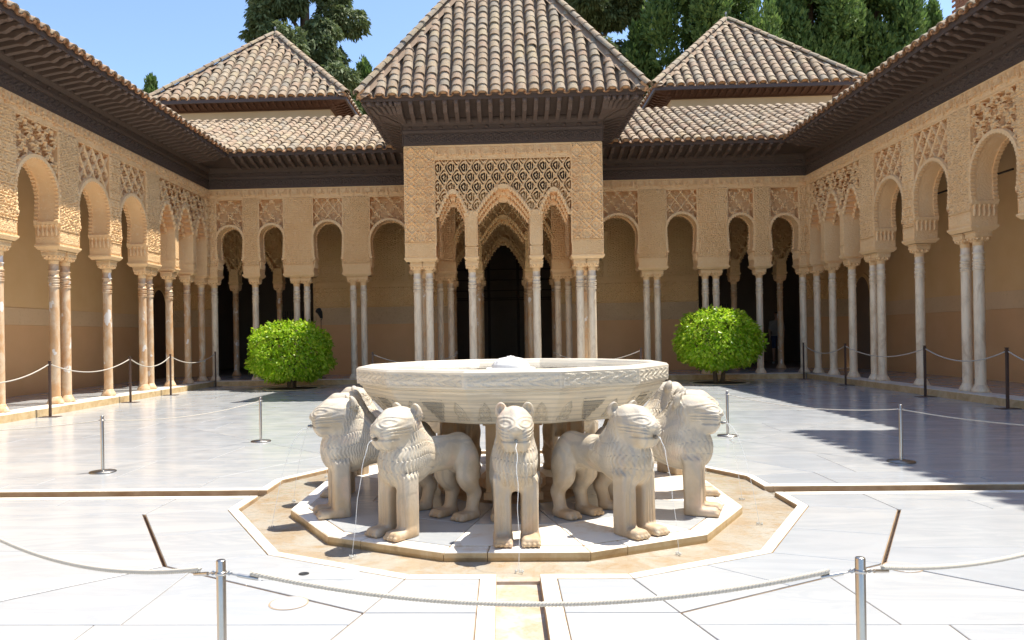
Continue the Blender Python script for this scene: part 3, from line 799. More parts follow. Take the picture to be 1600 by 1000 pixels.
ZW0, ZW1, EAVE, ZE = 5.235, 5.80, .80, 5.98
FRZ = [(0, ZW0), (-.03, ZW0), (-.03, 5.27), (-.018, 5.275), (-.018, 5.49), (-.04, 5.50), (-.05, 5.54), (-.05, 5.56), (-.03, 5.57), (-.03, 5.66), (-.085, 5.72), (-.095, 5.76), (-.095, ZW1), (0, ZW1)]
def wood_eave(parent, u0, u1, ov=EAVE, zoff=0.0, ze=ZE, cu0=None, cu1=None, spacing=.24, m0=0.0, m1=0.0, eave_m=(0, 0)):
    z = zoff
    fr = MB(); fr.sweep([(a, b + z) for a, b in FRZ], u0, u1, 0, m0, m1)
    f = arab(.17, .018, 3); fr.hf(u0 + .05, u1 - .05, 5.285 + z, 5.48 + z, .014, lambda u, zz: f(u, zz) + .016, y0=-.012)
    n = int((u1 - u0) / .33)
    for i in range(n):
        x = u0 + .16 + (u1 - u0 - .32) * i / max(1, n - 1); fr.ell((x, -.035, 5.615 + z), (.05, .02, .032), 8, 5)
    fr.build('wood_frieze', WOOD, parent)
    so_ = MB(); t = .02
    so_.sweep([(-.06, ZW1 + z + .002), (-ov, ze - .025 + zoff * 0), (-ov, ze - .005), (-.06, ZW1 + z + .03)], u0, u1, 0, m0, m1)
    so_.build('soffit', WOOD, parent)
    fb = MB(); fb.sweep([(-ov - .028, ze - .07), (-ov - .002, ze - .07), (-ov - .002, ze + .032), (-ov - .028, ze + .032)], u0, u1, 0, m0, m1); fb.build('eave_board', WOOD, parent)
    a, b = (cu0 if cu0 is not None else u0 + .1), (cu1 if cu1 is not None else u1 - .1)
    k = max(1, int(round((b - a) / spacing)))
    for ue, sg in ((u0, -1), (u1, 1)):
        if (m0 if sg < 0 else m1) == 0: continue
        for th in (9, 18, 27, 36, 45):
            L = 1 / math.cos(R(th)); put('corbel', CORB, parent, (ue - sg * .06, -.06, ZW1 + z - .005), rot=(0, 0, sg * R(th)), scale=(.9, (ov - .05) / .74 * L, (ze - .05 - ZW1 - z) / .17))
    rise = ze - .05 - ZW1 - z; sc = (1, (ov - .05) / .74, rise / .17 if rise > .02 else .4)
    for i in range(k + 1):
        put('corbel', CORB, parent, (a + (b - a) * i / k, -.06, ZW1 + z - .005), scale=sc)

# ------------------------------------------------------------------ the four galleries of the court
W, YB, T = 7.85, 13.94, .40
def gallery(name, label, loc, rz, bays, cols, colkind, ue, u_corner, inv=1, eave_range=None, corb=None, frieze=None, mit=(0, 0)):
    root = empty(name, loc, rz, label, 'gallery')
    for b in bays:
        if b[0] == 'pier': pier(root, b[1], b[2], T, 4.97, b[3], STUC)
        elif b[0] == 'arch':
            u0, u1 = b[1], b[2]; arch_plain(root, (u0 + u1) / 2, (u1 - u0) / 2, b[4], T, 4.965, (u1 - u0) / 2, b[3], STUC)
    for u, y in cols: column(root, u, y, colkind)
    # plain frame mouldings and the band of writing under the wooden frieze
    f0, f1 = frieze
    m = MB(); m.box(f0, f1, -.004, T, 4.972, ZW0 - .002); m.box(f0, f1, -.014, 0.0, 4.972, 4.99); m.box(f0, f1, -.014, 0.0, 5.205, ZW0 - .002)
    for b in bays:
        if b[0] == 'pier':
            for u in (b[1], b[2]): m.box(u - .012, u + .012, -.012, .01, 3.35, 4.972)
    m.build('frieze_band', STUC, root)
    inscription(root, f0 + .02, f1 - .02, 4.992, 5.203, -.0045)
    wood_eave(root, eave_range[0], eave_range[1], cu0=corb[0], cu1=corb[1], m0=mit[0], m1=mit[1])
    return root

A1, A2, A3 = arab(.17, .030, 4), arab(.15, .028, 6, 1.0), star(.21, .03)
SB1, SB2 = sebka(.31, .40, .0), sebka(.34, .42, .09, w=.075)
SB3 = sebka(.33, .46, .13, a=.045, w=.08)
roots = {}
for sx, nm in ((-1, 'left'), (1, 'right')):
    bays = []
    def add(kind, a, b, *r):
        a, b = (a, b) if sx > 0 else (-b, -a); bays.append((kind, a, b) + r)
    add('pier', 3.53, 4.25, A2); add('pier', 5.05, 5.83, A1); add('pier', 6.50, 6.92, A2); add('pier', 7.65, 7.848, A1); add('pier', 1.27, 2.47, A1)
    ph = (sx * 3.0, 4.55)
    add('arch', 2.47, 3.53, sebka(.34, .40, .09, w=.075, ph=(sx * 3.0, 4.5)), 4.32); add('arch', 4.25, 5.05, sebka(.30, .39, .0, ph=(sx * 4.65, 4.5)), 4.32)
    add('arch', 5.83, 6.50, sebka(.335, .42, .11, w=.075, ph=(sx * 6.165, 4.5)), 4.26); add('arch', 6.92, 7.65, sebka(.36, .42, .11, w=.075, ph=(sx * 7.28, 4.5)), 4.23)
    cols = [(sx * c, .2) for c in (3.75, 4.03, 5.28, 5.56, 6.68, 7.80, 1.42, 1.70)]
    rg = gallery('end_gallery', 'carved plaster end gallery %s of the central pavilion, with a low tiled roof' % ('left' if sx < 0 else 'right'), (0, YB, 0), 0, bays, cols, 'white' if sx > 0 else 'white',
                 None, None, eave_range=(-W, -1.5) if sx < 0 else (1.5, W), corb=(-6.95, -2.3) if sx < 0 else (2.3, 6.95), frieze=(-W, -1.28) if sx < 0 else (1.28, W), mit=(0, 0))
    roots['back' + nm] = rg
# side galleries
for sx, nm in ((-1, 'left'), (1, 'right')):
    bays = []
    def add(kind, a, b, *r):
        a, b = (a, b) if sx < 0 else (-b, -a); bays.append((kind, a, b) + r)
    for a, b, f in ((13.72, 13.938, A1), (10.38, 11.0, A2), (8.83, 9.22, A1), (7.08, 7.70, A2), (5.46, 5.90, A1), (3.70, 4.34, A2), (2.10, 2.52, A1)): add('pier', a, b, f)
    s = -1 if sx > 0 else 1
    add('arch', 9.22, 10.38, sebka(.30, .40, .05, w=.08, ph=(s * 9.80, 4.5)), 4.30); add('arch', 7.70, 8.83, sebka(.30, .44, .0, ph=(s * 8.26, 4.5)), 4.30)
    add('arch', 5.90, 7.08, sebka(.36, .46, .13, a=.05, w=.085, ph=(s * 6.49, 4.5)), 4.34); add('arch', 4.34, 5.46, sebka(.30, .44, .0, ph=(s * 4.9, 4.5)), 4.30); add('arch', 2.52, 3.70, sebka(.36, .46, .13, ph=(s * 3.1, 4.5)), 4.30)
    cols = [(s * c, .2) for c in (13.86, 12.95, 11.9, 10.88, 10.56, 9.06, 7.59, 7.24, 5.73, 4.19, 3.85, 2.31)]
    er = (-9.0, YB) if sx < 0 else (-YB, 9.0)
    rg = gallery('side_gallery', 'long %s side gallery of %s columns running towards the back corner' % (('left', 'orange stained') if sx < 0 else ('shaded right', 'pale marble')), (sx * W, 0, 0), R(90) if sx < 0 else R(-90),
                 bays, cols, 'orange' if sx < 0 else 'white', None, None, eave_range=er, corb=(2.0, 13.0) if sx < 0 else (-13.0, -2.0), frieze=(2.1, YB) if sx < 0 else (-YB, -2.1))
    roots['side' + nm] = rg
    # the triple stalactite arch next to the corner
    for a, b in ((12.85, 13.05), (11.8, 12.0)):
        a, b = (a, b) if sx < 0 else (-b, -a); pier(rg, a, b, T, 4.05, arab(.07, .006), STUC, block=.22)
    for a, b, z in ((13.05, 13.72, 4.42), (12.0, 12.85, 4.5), (11.0, 11.8, 4.42)):
        a, b = (a, b) if sx < 0 else (-b, -a)
        arch_muq(rg, (a + b) / 2, (b - a) / 2, 3.86, z, T, (b - a) / 2 + .09, 4.965, sebka(.28, .44, .1, a=.05, w=.085, ph=(s * 12.4, 4.5)), STUC, lobes=5, nl=2)
    # plain wall beyond the frame
    p = MB(); a, b = sorted((s * 2.1, s * -9.0)); p.box(a, b, 0, T, .13, ZW0); p.build('wall', STUC, rg)
    # iron tie bars inside the arches
    t = MB()
    for y in ((6.4, 8.2, 9.8) if sx > 0 else ()):
        t.box(s * y - .6, s * y + .6, T + .62, T + .65, 3.97, 4.0)
    if sx > 0: t.build('tie_bar', BLACKM, rg)
    else:
        t.box(6.0, 6.05, -.0 + .1, 2.3, 2.985, 3.03); t.build('tie_bar', WOODR, rg)

# ------------------------------------------------------------------ plinths, inner walls and ceilings
for sx, nm in ((-1, 'left'), (1, 'right')):
    rg = roots['side' + nm]; s = 1 if sx < 0 else -1
    # plinth stones along the edge
    y = -9.0
    while y < 13.72:
        y2 = min(13.72, y + random.uniform(1.1, 1.9)); m = MB(); a, b = sorted((s * y, s * y2))
        m.prism([(a + .002, -.15), (b - .002, -.15), (b - .002, .30), (a + .002, .30)], -.03, .128, bev=.006); m.build('plinth_stone', CURB, rg); y = y2
    a, b = sorted((s * -9.0, s * 16.5)); m = MB(); m.box(a, b, .295, 2.6, -.03, .126); m.build('walk_floor', FLOOR, rg)
    m = MB(); m.box(a, b, 2.30, 2.6, .126, 1.60); m.build('dado', DADO, rg)
    m = MB(); m.box(a, b, 2.285, 2.6, 1.602, 1.96); m.build('plaster_band', BAND, rg)
    m = MB(); m.box(a, b, 2.30, 2.6, 1.962, 5.6); m.build('inner_wall', OCHRE, rg)
    m = MB(); m.box(a, b, T + .001, 2.6, 5.05, 5.2); m.build('ceiling', WOOD, rg)
    # arched doorway at the far end of the inner wall
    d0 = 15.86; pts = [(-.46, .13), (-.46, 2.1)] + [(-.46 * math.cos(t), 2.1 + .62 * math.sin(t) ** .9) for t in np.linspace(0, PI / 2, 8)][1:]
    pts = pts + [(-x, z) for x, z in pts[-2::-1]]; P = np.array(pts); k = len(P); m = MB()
    m.add(np.c_[s * d0 + P[:, 0], np.full(k, 2.275), P[:, 1]], [tuple(range(k - 1, -1, -1))]); m.build('doorway', SHADEP if sx > 0 else WOOD, rg)  # right opening is a flat sheet coloured as dark as the hall's shade
    m = MB(); Q = P * np.array([1.22, 1]) + np.c_[np.zeros(k), np.where(P[:, 1] > 2.1, .11, 0)]; i = np.arange(k - 1)
    V = np.vstack([np.c_[s * d0 + P[:, 0], np.full(k, 2.25), P[:, 1]], np.c_[s * d0 + Q[:, 0], np.full(k, 2.25), Q[:, 1]], np.c_[s * d0 + Q[:, 0], np.full(k, 2.29), Q[:, 1]], np.c_[s * d0 + P[:, 0], np.full(k, 2.29), P[:, 1]]])
    m.add(V, np.vstack([np.c_[i, k + i, k + i + 1, i + 1], np.c_[k + i, 2 * k + i, 2 * k + i + 1, k + i + 1], np.c_[i, i + 1, 3 * k + i + 1, 3 * k + i]])); m.build('door_surround', STUC2, rg)

hall = empty('end_hall', (0, 16.54, 0), 0, 'dark hall seen through arches behind the end galleries and pavilion', 'building')
# openings: three muqarnas arches in the middle, three towards each end
def hall_wall(a, b):
    m = MB(); m.box(a, b, 0, .3, .126, 1.62); m.build('dado', DADO, hall)
    m = MB(); m.box(a, b, .004, .3, 1.622, 2.13); zz = sebka(.19, .22, .0, a=.009, w=.1, inner=.007); m.hf(a, b, 1.63, 2.12, .0115, lambda u, z: zz(u, z), y0=.002); m.build('geometric_band', TILEBAND, hall)
    m = MB(); m.box(a, b, .004, .3, 2.132, 5.5); fA, fB = star(.28, .026), arab(.17, .026, 6)
    m.hf(a, b, 2.14, 2.72, .013, lambda u, z: .02 + fA(u, z)); m.hf(a, b, 2.9, 4.98, .013, lambda u, z: .02 + fB(u, z))
    m.box(a, b, -.03, .004, 2.73, 2.755); m.box(a, b, -.03, .004, 2.865, 2.89); m.hf(a, b, 2.76, 2.86, .012, lambda u, z: .003 + arab(.09, .006, 3)(u, z))
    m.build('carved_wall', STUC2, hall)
for a, b in ((-10.15, -8.75), (-5.72, -1.5), (1.5, 5.72), (8.75, 10.15)): hall_wall(a, b)
# paired niches in the carved wall
for x in (-4.35, 4.45, -2.6, 2.7):
    m = MB(); sbn = sebka(.15, .2, .08, a=.02)
    for q in (-.3, .3):
        m.box(x + q - .05, x + q + .05, -.05, .0, 2.9, 4.1); m.box(x + q - .08, x + q + .08, -.07, .0, 4.1, 4.2); m.box(x + q - .08, x + q + .08, -.07, .0, 2.9, 2.98)
    m.box(x - .45, x + .45, -.09, .0, 4.2, 4.26); m.hf(x - .24, x + .24, 2.95, 4.1, .012, lambda u, z: sbn(u, z), y0=-.01)
    m.build('niche', STUC2, hall)
SBH = sebka(.26, .34, .1, a=.04, w=.08)
for uc, hw, za, wd in ((0, .60, 4.05, .7), (-1.1, .36, 3.75, .42), (1.1, .36, 3.75, .42)):
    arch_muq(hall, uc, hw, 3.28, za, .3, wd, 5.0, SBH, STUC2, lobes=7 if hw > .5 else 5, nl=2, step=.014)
for sx in (-1, 1):
    for a, b, za in ((8.26, 8.75, 3.72), (6.92, 8.0, 3.95), (5.72, 6.66, 3.9)):
        a, b = sorted((sx * a, sx * b)); arch_muq(hall, (a + b) / 2, (b - a) / 2, 3.25, za, .3, (b - a) / 2 + .14, 5.0, SBH, STUC2, lobes=6, nl=2, step=.014)
    for x in (8.13, 6.79): 
        pier(hall, sx * x - .13, sx * x + .13, .3, 3.35, arab(.07, .006), STUC2, block=.22); column(hall, sx * x, .15, 'tan')
    for x in (.68, 1.5): pier(hall, sx * x - .09, sx * x + .09, .3, 3.35, arab(.07, .006), STUC2, block=.22); column(hall, sx * x, .15, 'tan')
m = MB(); m.box(-10.3, 10.3, .301, 6.2, .05, .124); m.build('hall_floor', SHADEP, hall)
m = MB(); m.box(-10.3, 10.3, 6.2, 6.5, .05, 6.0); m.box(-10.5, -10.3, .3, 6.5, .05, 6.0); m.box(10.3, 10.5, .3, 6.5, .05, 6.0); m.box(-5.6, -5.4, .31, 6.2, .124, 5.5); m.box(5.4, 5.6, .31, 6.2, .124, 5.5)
m.box(-10.3, 10.3, .3, 6.5, 5.5, 6.0); m.build('hall_wall', SHADEP, hall)
# back of the hall: panelled dark doors and a screen
m = MB()
for z in (2.55, 2.62): m.box(-2.2, 2.2, 6.12, 6.2, z, z + .03)
for x in (-1.3, -.55, .55, 1.3): m.box(x - .05, x + .05, 6.14, 6.2, .13, 4.4)
for z in (2.9, 3.3, 3.7): m.box(-2.2, 2.2, 6.15, 6.2, z, z + .04)
m.build('hall_screen', WOOD, hall)
for x in (-7.35, 7.35):
    m = MB()
    for i in range(12): m.box(x - .55 + i * .09, x - .525 + i * .09, 4.2, 4.22, .3, 2.2)
    for i in range(20): m.box(x - .56, x + .5, 4.19, 4.2, .35 + i * .09, .36 + i * .09)
    m.build('iron_grille', BLACKM, hall)
# end walk: plinth stones, floor, ceiling
ew = roots['backleft']
for sx, nm in ((-1, 'left'), (1, 'right')):
    rg = roots['back' + nm]; x = 2.5
    while x < 7.70:
        x2 = min(7.70, x + random.uniform(1.0, 1.7)); a, b = sorted((sx * x, sx * x2)); m = MB()
        m.prism([(a + .002, -.15), (b - .002, -.15), (b - .002, .30), (a + .002, .30)], -.03, .128, bev=.006); m.build('plinth_stone', CURB, rg); x = x2
    a, b = sorted((sx * .001, sx * 8.14)); m = MB(); m.box(a, b, .295, 2.9, -.03, .125); m.build('walk_floor', FLOOR, rg)
    a, b = sorted((sx * .001, sx * 10.3)); m = MB(); m.box(a, b, T + .001, 2.9, 5.02, 5.19); m.build('ceiling', WOOD, rg)
# ------------------------------------------------------------------ central pavilion
PY, PW = 10.53, 2.15
pav = empty('pavilion', (0, PY, 0), 0, 'projecting carved plaster pavilion with three pointed arches under a steep tiled pyramid roof', 'pavilion')
SP = sebka(.287, .43, .0, a=.045, w=.085, inner=.022, ph=(0, 4.70), cov=-.05)
for sx in (-1, 1):
    a, b = sorted((sx * 1.49, sx * PW)); pier(pav, a, b, .42, 5.37, star(.40, .032), STUC, block=.34, step=.009)
    a, b = sorted((sx * 1.505, sx * 1.705)); inscription(pav, a, b, 3.31, 5.07, -.012, vertical=True)
    m = MB()
    for u in (1.49, 1.715, PW): m.box(sx * u - .011, sx * u + .011, -.014, .01, 3.29, 5.37)
    m.build('frame_moulding', STUC, pav)
    a, b = sorted((sx * .58, sx * .83)); pier(pav, a, b, .36, 3.96, arab(.085, .008, 4), STUC, block=.22, step=.009)
    m = MB()
    for u in (.575, .835, 1.475): 
        m.tube([(sx * u, -.005, 3.2), (sx * u, -.005, 3.84)], .014, 6); m.box(sx * u - .025, sx * u + .025, -.03, .05, 3.84, 3.9)
    m.build('colonnette', STUC, pav)
    for x, y in ((.705, .18), (1.66, .2), (1.925, .2), (1.925, .48)): column(pav, sx * x, y, 'white')
arch_muq(pav, 0, .57, 3.87, 4.43, .4, .706, 5.085, SP, STUC, lobes=9, nl=3, step=.009, backing=False)
for sx in (-1, 1): arch_muq(pav, sx * 1.10, .30, 3.83, 4.34, .4, .392, 5.085, SP, STUC, lobes=6, nl=3, step=.009, backing=False)
m = MB(); m.box(-1.49, 1.49, -.004, .4, 5.098, 5.37); m.box(-1.49, 1.49, -.018, 0, 5.075, 5.097); m.box(-PW, PW, -.018, 0, 5.352, 5.39); m.box(-PW + .002, PW - .002, 0, .4, 5.372, 5.40)
m.build('frieze_band', STUC, pav); inscription(pav, -1.48, 1.48, 5.10, 5.35, -.0045, rep=4)
wood_eave(pav, -PW - .02, PW + .02, ov=.75, zoff=.165, ze=6.22, cu0=-PW, cu1=PW, spacing=.243, m0=1, m1=-1)
for sx in (-1, 1):
    sw = empty('side_wall', (sx * PW, 0, 0), R(90) * sx, parent=pav)     # local x runs along the side, local y points inwards
    def U(a, b): return (a, b) if sx > 0 else (-b, -a)
    a, b = U(.421, .62); pier(sw, a, b, .40, 5.37, A2, STUC, block=.34)
    a, b = U(2.75, 3.38); pier(sw, a, b, .40, 5.37, A2, STUC, block=.34)
    a, b = U(1.55, 1.82); pier(sw, a, b, .40, 3.96, A2, STUC, block=.22)
    a, b = U(.62, 1.55); arch_muq(sw, (a + b) / 2, .45, 3.85, 4.40, .4, .60, 5.1, SP, STUC, lobes=7, nl=2)
    a, b = U(1.82, 2.75); arch_muq(sw, (a + b) / 2, .45, 3.85, 4.40, .4, .60, 5.1, SP, STUC, lobes=7, nl=2)
    m = MB(); a, b = U(.42, 3.40); m.box(a, b, -.004, .4, 5.09, 5.39); m.build('frieze_band', STUC, sw)
    inscription(sw, a + .02, b - .02, 5.10, 5.35, -.0045, rep=4)
    a, b = U(0, 3.2)
    wood_eave(sw, a - (.02 if sx > 0 else 0), b + (.02 if sx < 0 else 0), ov=.75, zoff=.165, ze=6.22, cu0=a + .1, cu1=b - .1, spacing=.243, m0=1 if sx > 0 else 0, m1=-1 if sx < 0 else 0)
    for y in (1.62, 1.75, 3.0, 3.25): column(pav, sx * 1.93, y, 'tan')
# second arcade, on the line of the galleries
in_ = empty('inner_arcade', (0, 3.41, 0), parent=pav)
for sx in (-1, 1):
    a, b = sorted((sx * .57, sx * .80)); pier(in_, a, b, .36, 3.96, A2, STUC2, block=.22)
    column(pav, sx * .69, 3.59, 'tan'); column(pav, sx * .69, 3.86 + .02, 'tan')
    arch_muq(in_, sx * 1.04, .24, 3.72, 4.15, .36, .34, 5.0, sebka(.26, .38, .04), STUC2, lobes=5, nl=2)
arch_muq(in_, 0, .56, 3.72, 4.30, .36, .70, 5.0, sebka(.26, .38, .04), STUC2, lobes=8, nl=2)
m = MB(); m.box(-PW + .01, PW - .01, .01, 3.4, 5.41, 5.5); m.box(-1.27, 1.27, 3.41, 3.77, 5.001, 5.4); m.box(-2.9, 2.9, 3.5, 3.76, 5.502, 6.22); m.box(-2.12, 2.12, 3.402, 3.5, 5.24, 5.5); m.build('ceiling', WOOD, pav)
m = MB(); m.box(-2.45, 2.45, -.28, 3.4, -.03, .127); m.build('plinth', CURB, pav)

def pyramid(root, cx, cy, hw, z, tan, du, e, rad, label_rows=99, inv=None):
    ang = math.atan(tan); c, s = math.cos(ang), math.sin(ang); L = hw / c
    m = MB(); ap = (cx, cy, z + hw * tan); q = [(cx - hw, cy - hw, z), (cx + hw, cy - hw, z), (cx + hw, cy + hw, z), (cx - hw, cy + hw, z)]
    m.add(q + [ap], [(0, 1, 4), (1, 2, 4), (2, 3, 4), (3, 0, 4), (3, 2, 1, 0)])
    roof = m.build('roof', BED, root); roof.matrix_parent_inverse = root.matrix_basis.inverted()
    keep = lambda u, t: t * c + rad * .25 < u < 2 * hw - t * c - rad * .25
    o = .055
    roof_face(roof, (cx - hw, cy - hw - o * 0, z), (1, 0, 0), (0, c, s), 2 * hw, L, du, e, keep, rad, rows_max=label_rows)
    for org, eu, es in (((cx + hw, cy - hw, z), (0, 1, 0), (-c, 0, s)), ((cx - hw, cy + hw, z), (0, -1, 0), (c, 0, s)), ((cx + hw, cy + hw, z), (-1, 0, 0), (0, -c, s))):
        roof_face(roof, org, eu, es, 2 * hw, L, du, e, keep, rad, loose=True)
    for sx in (-1, 1): hip(roof, (cx + sx * (hw + .03), cy - hw - .03, z + .02), (cx + sx * .06, cy - .06, z + hw * tan), rad, e * 1.25)
    return roof
pyramid(pav, 0, PY - .80 + 2.95, 2.95, 6.24, 1.50, .273, .21, .112, 30)

# ------------------------------------------------------------------ low roofs of the galleries
slp = math.atan(.50); c_, s_ = math.cos(slp), math.sin(slp)
for sx, nm in ((-1, 'left'), (1, 'right')):
    rg = roots['back' + nm]; y0 = YB - EAVE - .05
    a, b = sorted((sx * 1.95, sx * 10.4)); m = MB(); m.add([(a, y0, 6.0), (b, y0, 6.0), (b, y0 + 3.65, 6.0 + 3.65 * .50), (a, y0 + 3.65, 6.0 + 3.65 * .50)], [(0, 1, 2, 3)])
    roof = m.build('roof', BED, rg); roof.matrix_parent_inverse = rg.matrix_basis.inverted()
    keep = lambda u, t, a=a, sx=sx: t * c_ > (sx * (a + u) - (W - EAVE)) - .10 and t < 4.0
    roof_face(roof, (a, y0, 6.0), (1, 0, 0), (0, c_, s_), b - a, 4.0, .254, .30, keep, .104)
    # mortar ridge against the wall behind
    m = MB(); x = a
    while x < b: m.box(x + .01, min(b, x + .42), y0 + 3.55, y0 + 3.72, 7.80, 7.86 + random.uniform(0, .025)); x += .43
    q = m.build('ridge_course', MORTAR, roof)
    rs = roots['side' + nm]; x0 = sx * (W - EAVE - .05)
    m = MB(); ya, yb = -9.0, YB + 3.0
    v = [(x0, ya, 6.0), (x0, yb, 6.0), (x0 + sx * 3.65, yb, 6 + 3.65 * .50), (x0 + sx * 3.65, ya, 6 + 3.65 * .50)]
    m.add(v, [(0, 1, 2, 3) if sx < 0 else (3, 2, 1, 0)])
    roof = m.build('roof', BED, rs); roof.matrix_parent_inverse = rs.matrix_basis.inverted()
    if sx < 0: org, eu, es, yf = (x0, ya, 6.0), (0, 1, 0), (-c_, 0, s_), (lambda u: ya + u)
    else: org, eu, es, yf = (x0, yb, 6.0), (0, -1, 0), (c_, 0, s_), (lambda u: yb - u)
    keep = lambda u, t, yf=yf: yf(u) > 3.0 and t * c_ > (yf(u) - (YB - EAVE)) - .10
    roof_face(roof, org, eu, es, yb - ya, 4.0, .254, .30, keep, .104, rows_max=6)
    keep2 = lambda u, t, yf=yf: yf(u) <= 3.0
    roof_face(roof, org, eu, es, yb - ya, .5, .254, .30, keep2, .104, loose=True, ends=False)

# ------------------------------------------------------------------ square towers behind the galleries
for sx, nm in ((-1, 'left'), (1, 'right')):
    cx = sx * 8.3 if sx < 0 else 8.2
    tw = empty('tower', (cx, 21.75, 0), 0, 'cream plastered square tower with a tiled pyramid roof behind the %s gallery' % nm, 'tower')
    m = MB(); m.box(-2.6, 2.6, -2.6, 2.6, 6.05, 8.88); m.build('wall', CREAM, tw)
    m = MB()
    m.box(-2.68, 2.68, -2.68, 2.68, 8.881, 8.90)
    m.add([(-2.62, -2.62, 8.901), (2.62, -2.62, 8.901), (2.62, 2.62, 8.901), (-2.62, 2.62, 8.901), (-3.2, -3.2, 9.06), (3.2, -3.2, 9.06), (3.2, 3.2, 9.06), (-3.2, 3.2, 9.06)],
          [(0, 1, 5, 4), (1, 2, 6, 5), (2, 3, 7, 6), (3, 0, 4, 7)])
    m.build('soffit', WOODR, tw)
    m = MB()
    for a, b in (((-3.27, -3.27), (3.27, -3.2)), ((-3.27, 3.2), (3.27, 3.27)), ((-3.27, -3.2), (-3.2, 3.2)), ((3.2, -3.2), (3.27, 3.2))): m.box(a[0], b[0], a[1], b[1], 9.0, 9.11)
    m.build('eave_board', BROWNM, tw)
    for k in range(4):
        for i in range(24):
            u = -2.75 + 5.5 * i / 23; M4 = Matrix.Rotation(k * PI / 2, 4, 'Z') @ Matrix.Translation((u, -2.62, 8.955))
            if k in (0, 1 if sx < 0 else 3): put('rafter', CORBR, tw, mat=M4 @ Matrix.Diagonal((1, .70, .95, 1)))
    rf = pyramid(tw, cx, 21.75, 3.25, 9.12, 1.02, .33, .28, .135)
    m = MB(); m.lathe([(.30, 12.15), (.03, 12.5), (.012, 12.55), (.012, 12.7), (.04, 12.72), (.04, 12.78), (0.001, 12.8)], 4, (cx, 21.75), smooth=False, ph=PI / 4); m.build('lead_cap', LEAD, rf)
# brick chimney and tall wing beyond the right gallery
chm = empty('brick_chimney', (9.05, 8.55, 0), 0, 'red brick chimney block rising behind the right gallery roof edge', 'chimney')
m = MB(); m.box(-.34, .34, -.40, .34, 6.2, 8.8); m.build('stack', GROUT, chm)
bm_ = MB(); bm_.box(-.12, .12, -.012, .012, -.022, .022); bme = bm_.mesh('brick', BRICKM)
for j in range(34):
    for i in range(3):
        put('brick', bme, chm, (-.26 + i * .26 + (.13 if j % 2 else 0) - .06, -.402, 7.0 + j * .052))
        put('brick', bme, chm, (-.342, -.27 + i * .26 - (.13 if j % 2 else 0) + .06, 7.0 + j * .052), rot=(0, 0, PI / 2))
uw = empty('upper_storey', (7.05, 0, 0), 0, 'tall tiled wing above the right gallery, outside the view, whose eave shades the paving', 'building')
m = MB(); m.box(.85, 5, -12, 5.0, 6.4, 9.7); m.build('wall', CREAM, uw)
m = MB(); m.add([(0, -12, 9.80), (0, 5.18, 9.80), (4, 5.18, 11.9), (4, -12, 11.9), (0, -12, 9.72), (0, 5.18, 9.72), (4, 5.18, 11.8), (4, -12, 11.8)], [(0, 3, 2, 1), (4, 5, 6, 7), (0, 1, 5, 4), (1, 2, 6, 5), (2, 3, 7, 6), (3, 0, 4, 7)])
rf = m.build('roof', BED, uw); rf.matrix_parent_inverse = Matrix.Identity(4)
roof_face(rf, (-.04, 5.1, 9.80), (0, -1, 0), (c_, 0, s_), 17, .8, .254, .30, lambda u, t: True, .104, loose=True, ends=False)
# outer walls closing the galleries from behind
for sx, nm in ((-1, 'left'), (1, 'right')):
    m = MB(); a, b = sorted((sx * 10.46, sx * 10.9)); m.box(a, b, -9, 16.6, 0, 7.6); q = m.build('outer_wall', CREAM, roots['side' + nm]); q.matrix_parent_inverse = roots['side' + nm].matrix_basis.inverted()
# ------------------------------------------------------------------ solid modelling of carved figures (signed distances, surface nets)
def surf_nets(f, org, h):
    s = f < 0; nx, ny, nz = f.shape
    cnt = np.zeros((nx - 1, ny - 1, nz - 1), np.float32); acc = np.zeros((nx - 1, ny - 1, nz - 1, 3), np.float32)
    for ax in range(3):
        sl0 = [slice(None)] * 3; sl1 = [slice(None)] * 3; sl0[ax] = slice(0, -1); sl1[ax] = slice(1, None)
        a, b = f[tuple(sl0)], f[tuple(sl1)]; c = s[tuple(sl0)] != s[tuple(sl1)]
        I = np.argwhere(c); t = a[c] / (a[c] - b[c]); P = I.astype(np.float32); P[:, ax] += t
        o = [k for k in range(3) if k != ax]
        for d0 in (0, 1):
            for d1 in (0, 1):
                J = I.copy(); J[:, o[0]] -= d0; J[:, o[1]] -= d1
                ok = (J >= 0).all(1) & (J[:, 0] < nx - 1) & (J[:, 1] < ny - 1) & (J[:, 2] < nz - 1); J = J[ok]
                np.add.at(acc, (J[:, 0], J[:, 1], J[:, 2]), P[ok]); np.add.at(cnt, (J[:, 0], J[:, 1], J[:, 2]), 1)
    act = cnt > 0; idx = np.full(act.shape, -1); idx[act] = np.arange(act.sum())
    V = acc[act] / cnt[act][:, None] * h + np.array(org); F = []
    for ax in range(3):
        sl0 = [slice(None)] * 3; sl1 = [slice(None)] * 3; sl0[ax] = slice(0, -1); sl1[ax] = slice(1, None)
        c = s[tuple(sl0)] != s[tuple(sl1)]; I = np.argwhere(c); ins_ = s[tuple(sl0)][c]; o = [(ax + 1) % 3, (ax + 2) % 3]; q = []
        for d0, d1 in ((0, 0), (1, 0), (1, 1), (0, 1)):
            J = I.copy(); J[:, o[0]] -= d0; J[:, o[1]] -= d1; q.append(J)
        ok = np.all([(J >= 0).all(1) & (J < np.array(act.shape)).all(1) for J in q], axis=0)
        Q = np.stack([idx[J[ok][:, 0], J[ok][:, 1], J[ok][:, 2]] for J in q], 1); i_ = ins_[ok]
        Q[~i_] = Q[~i_][:, ::-1]; F.append(Q)
    return V, np.vstack(F)
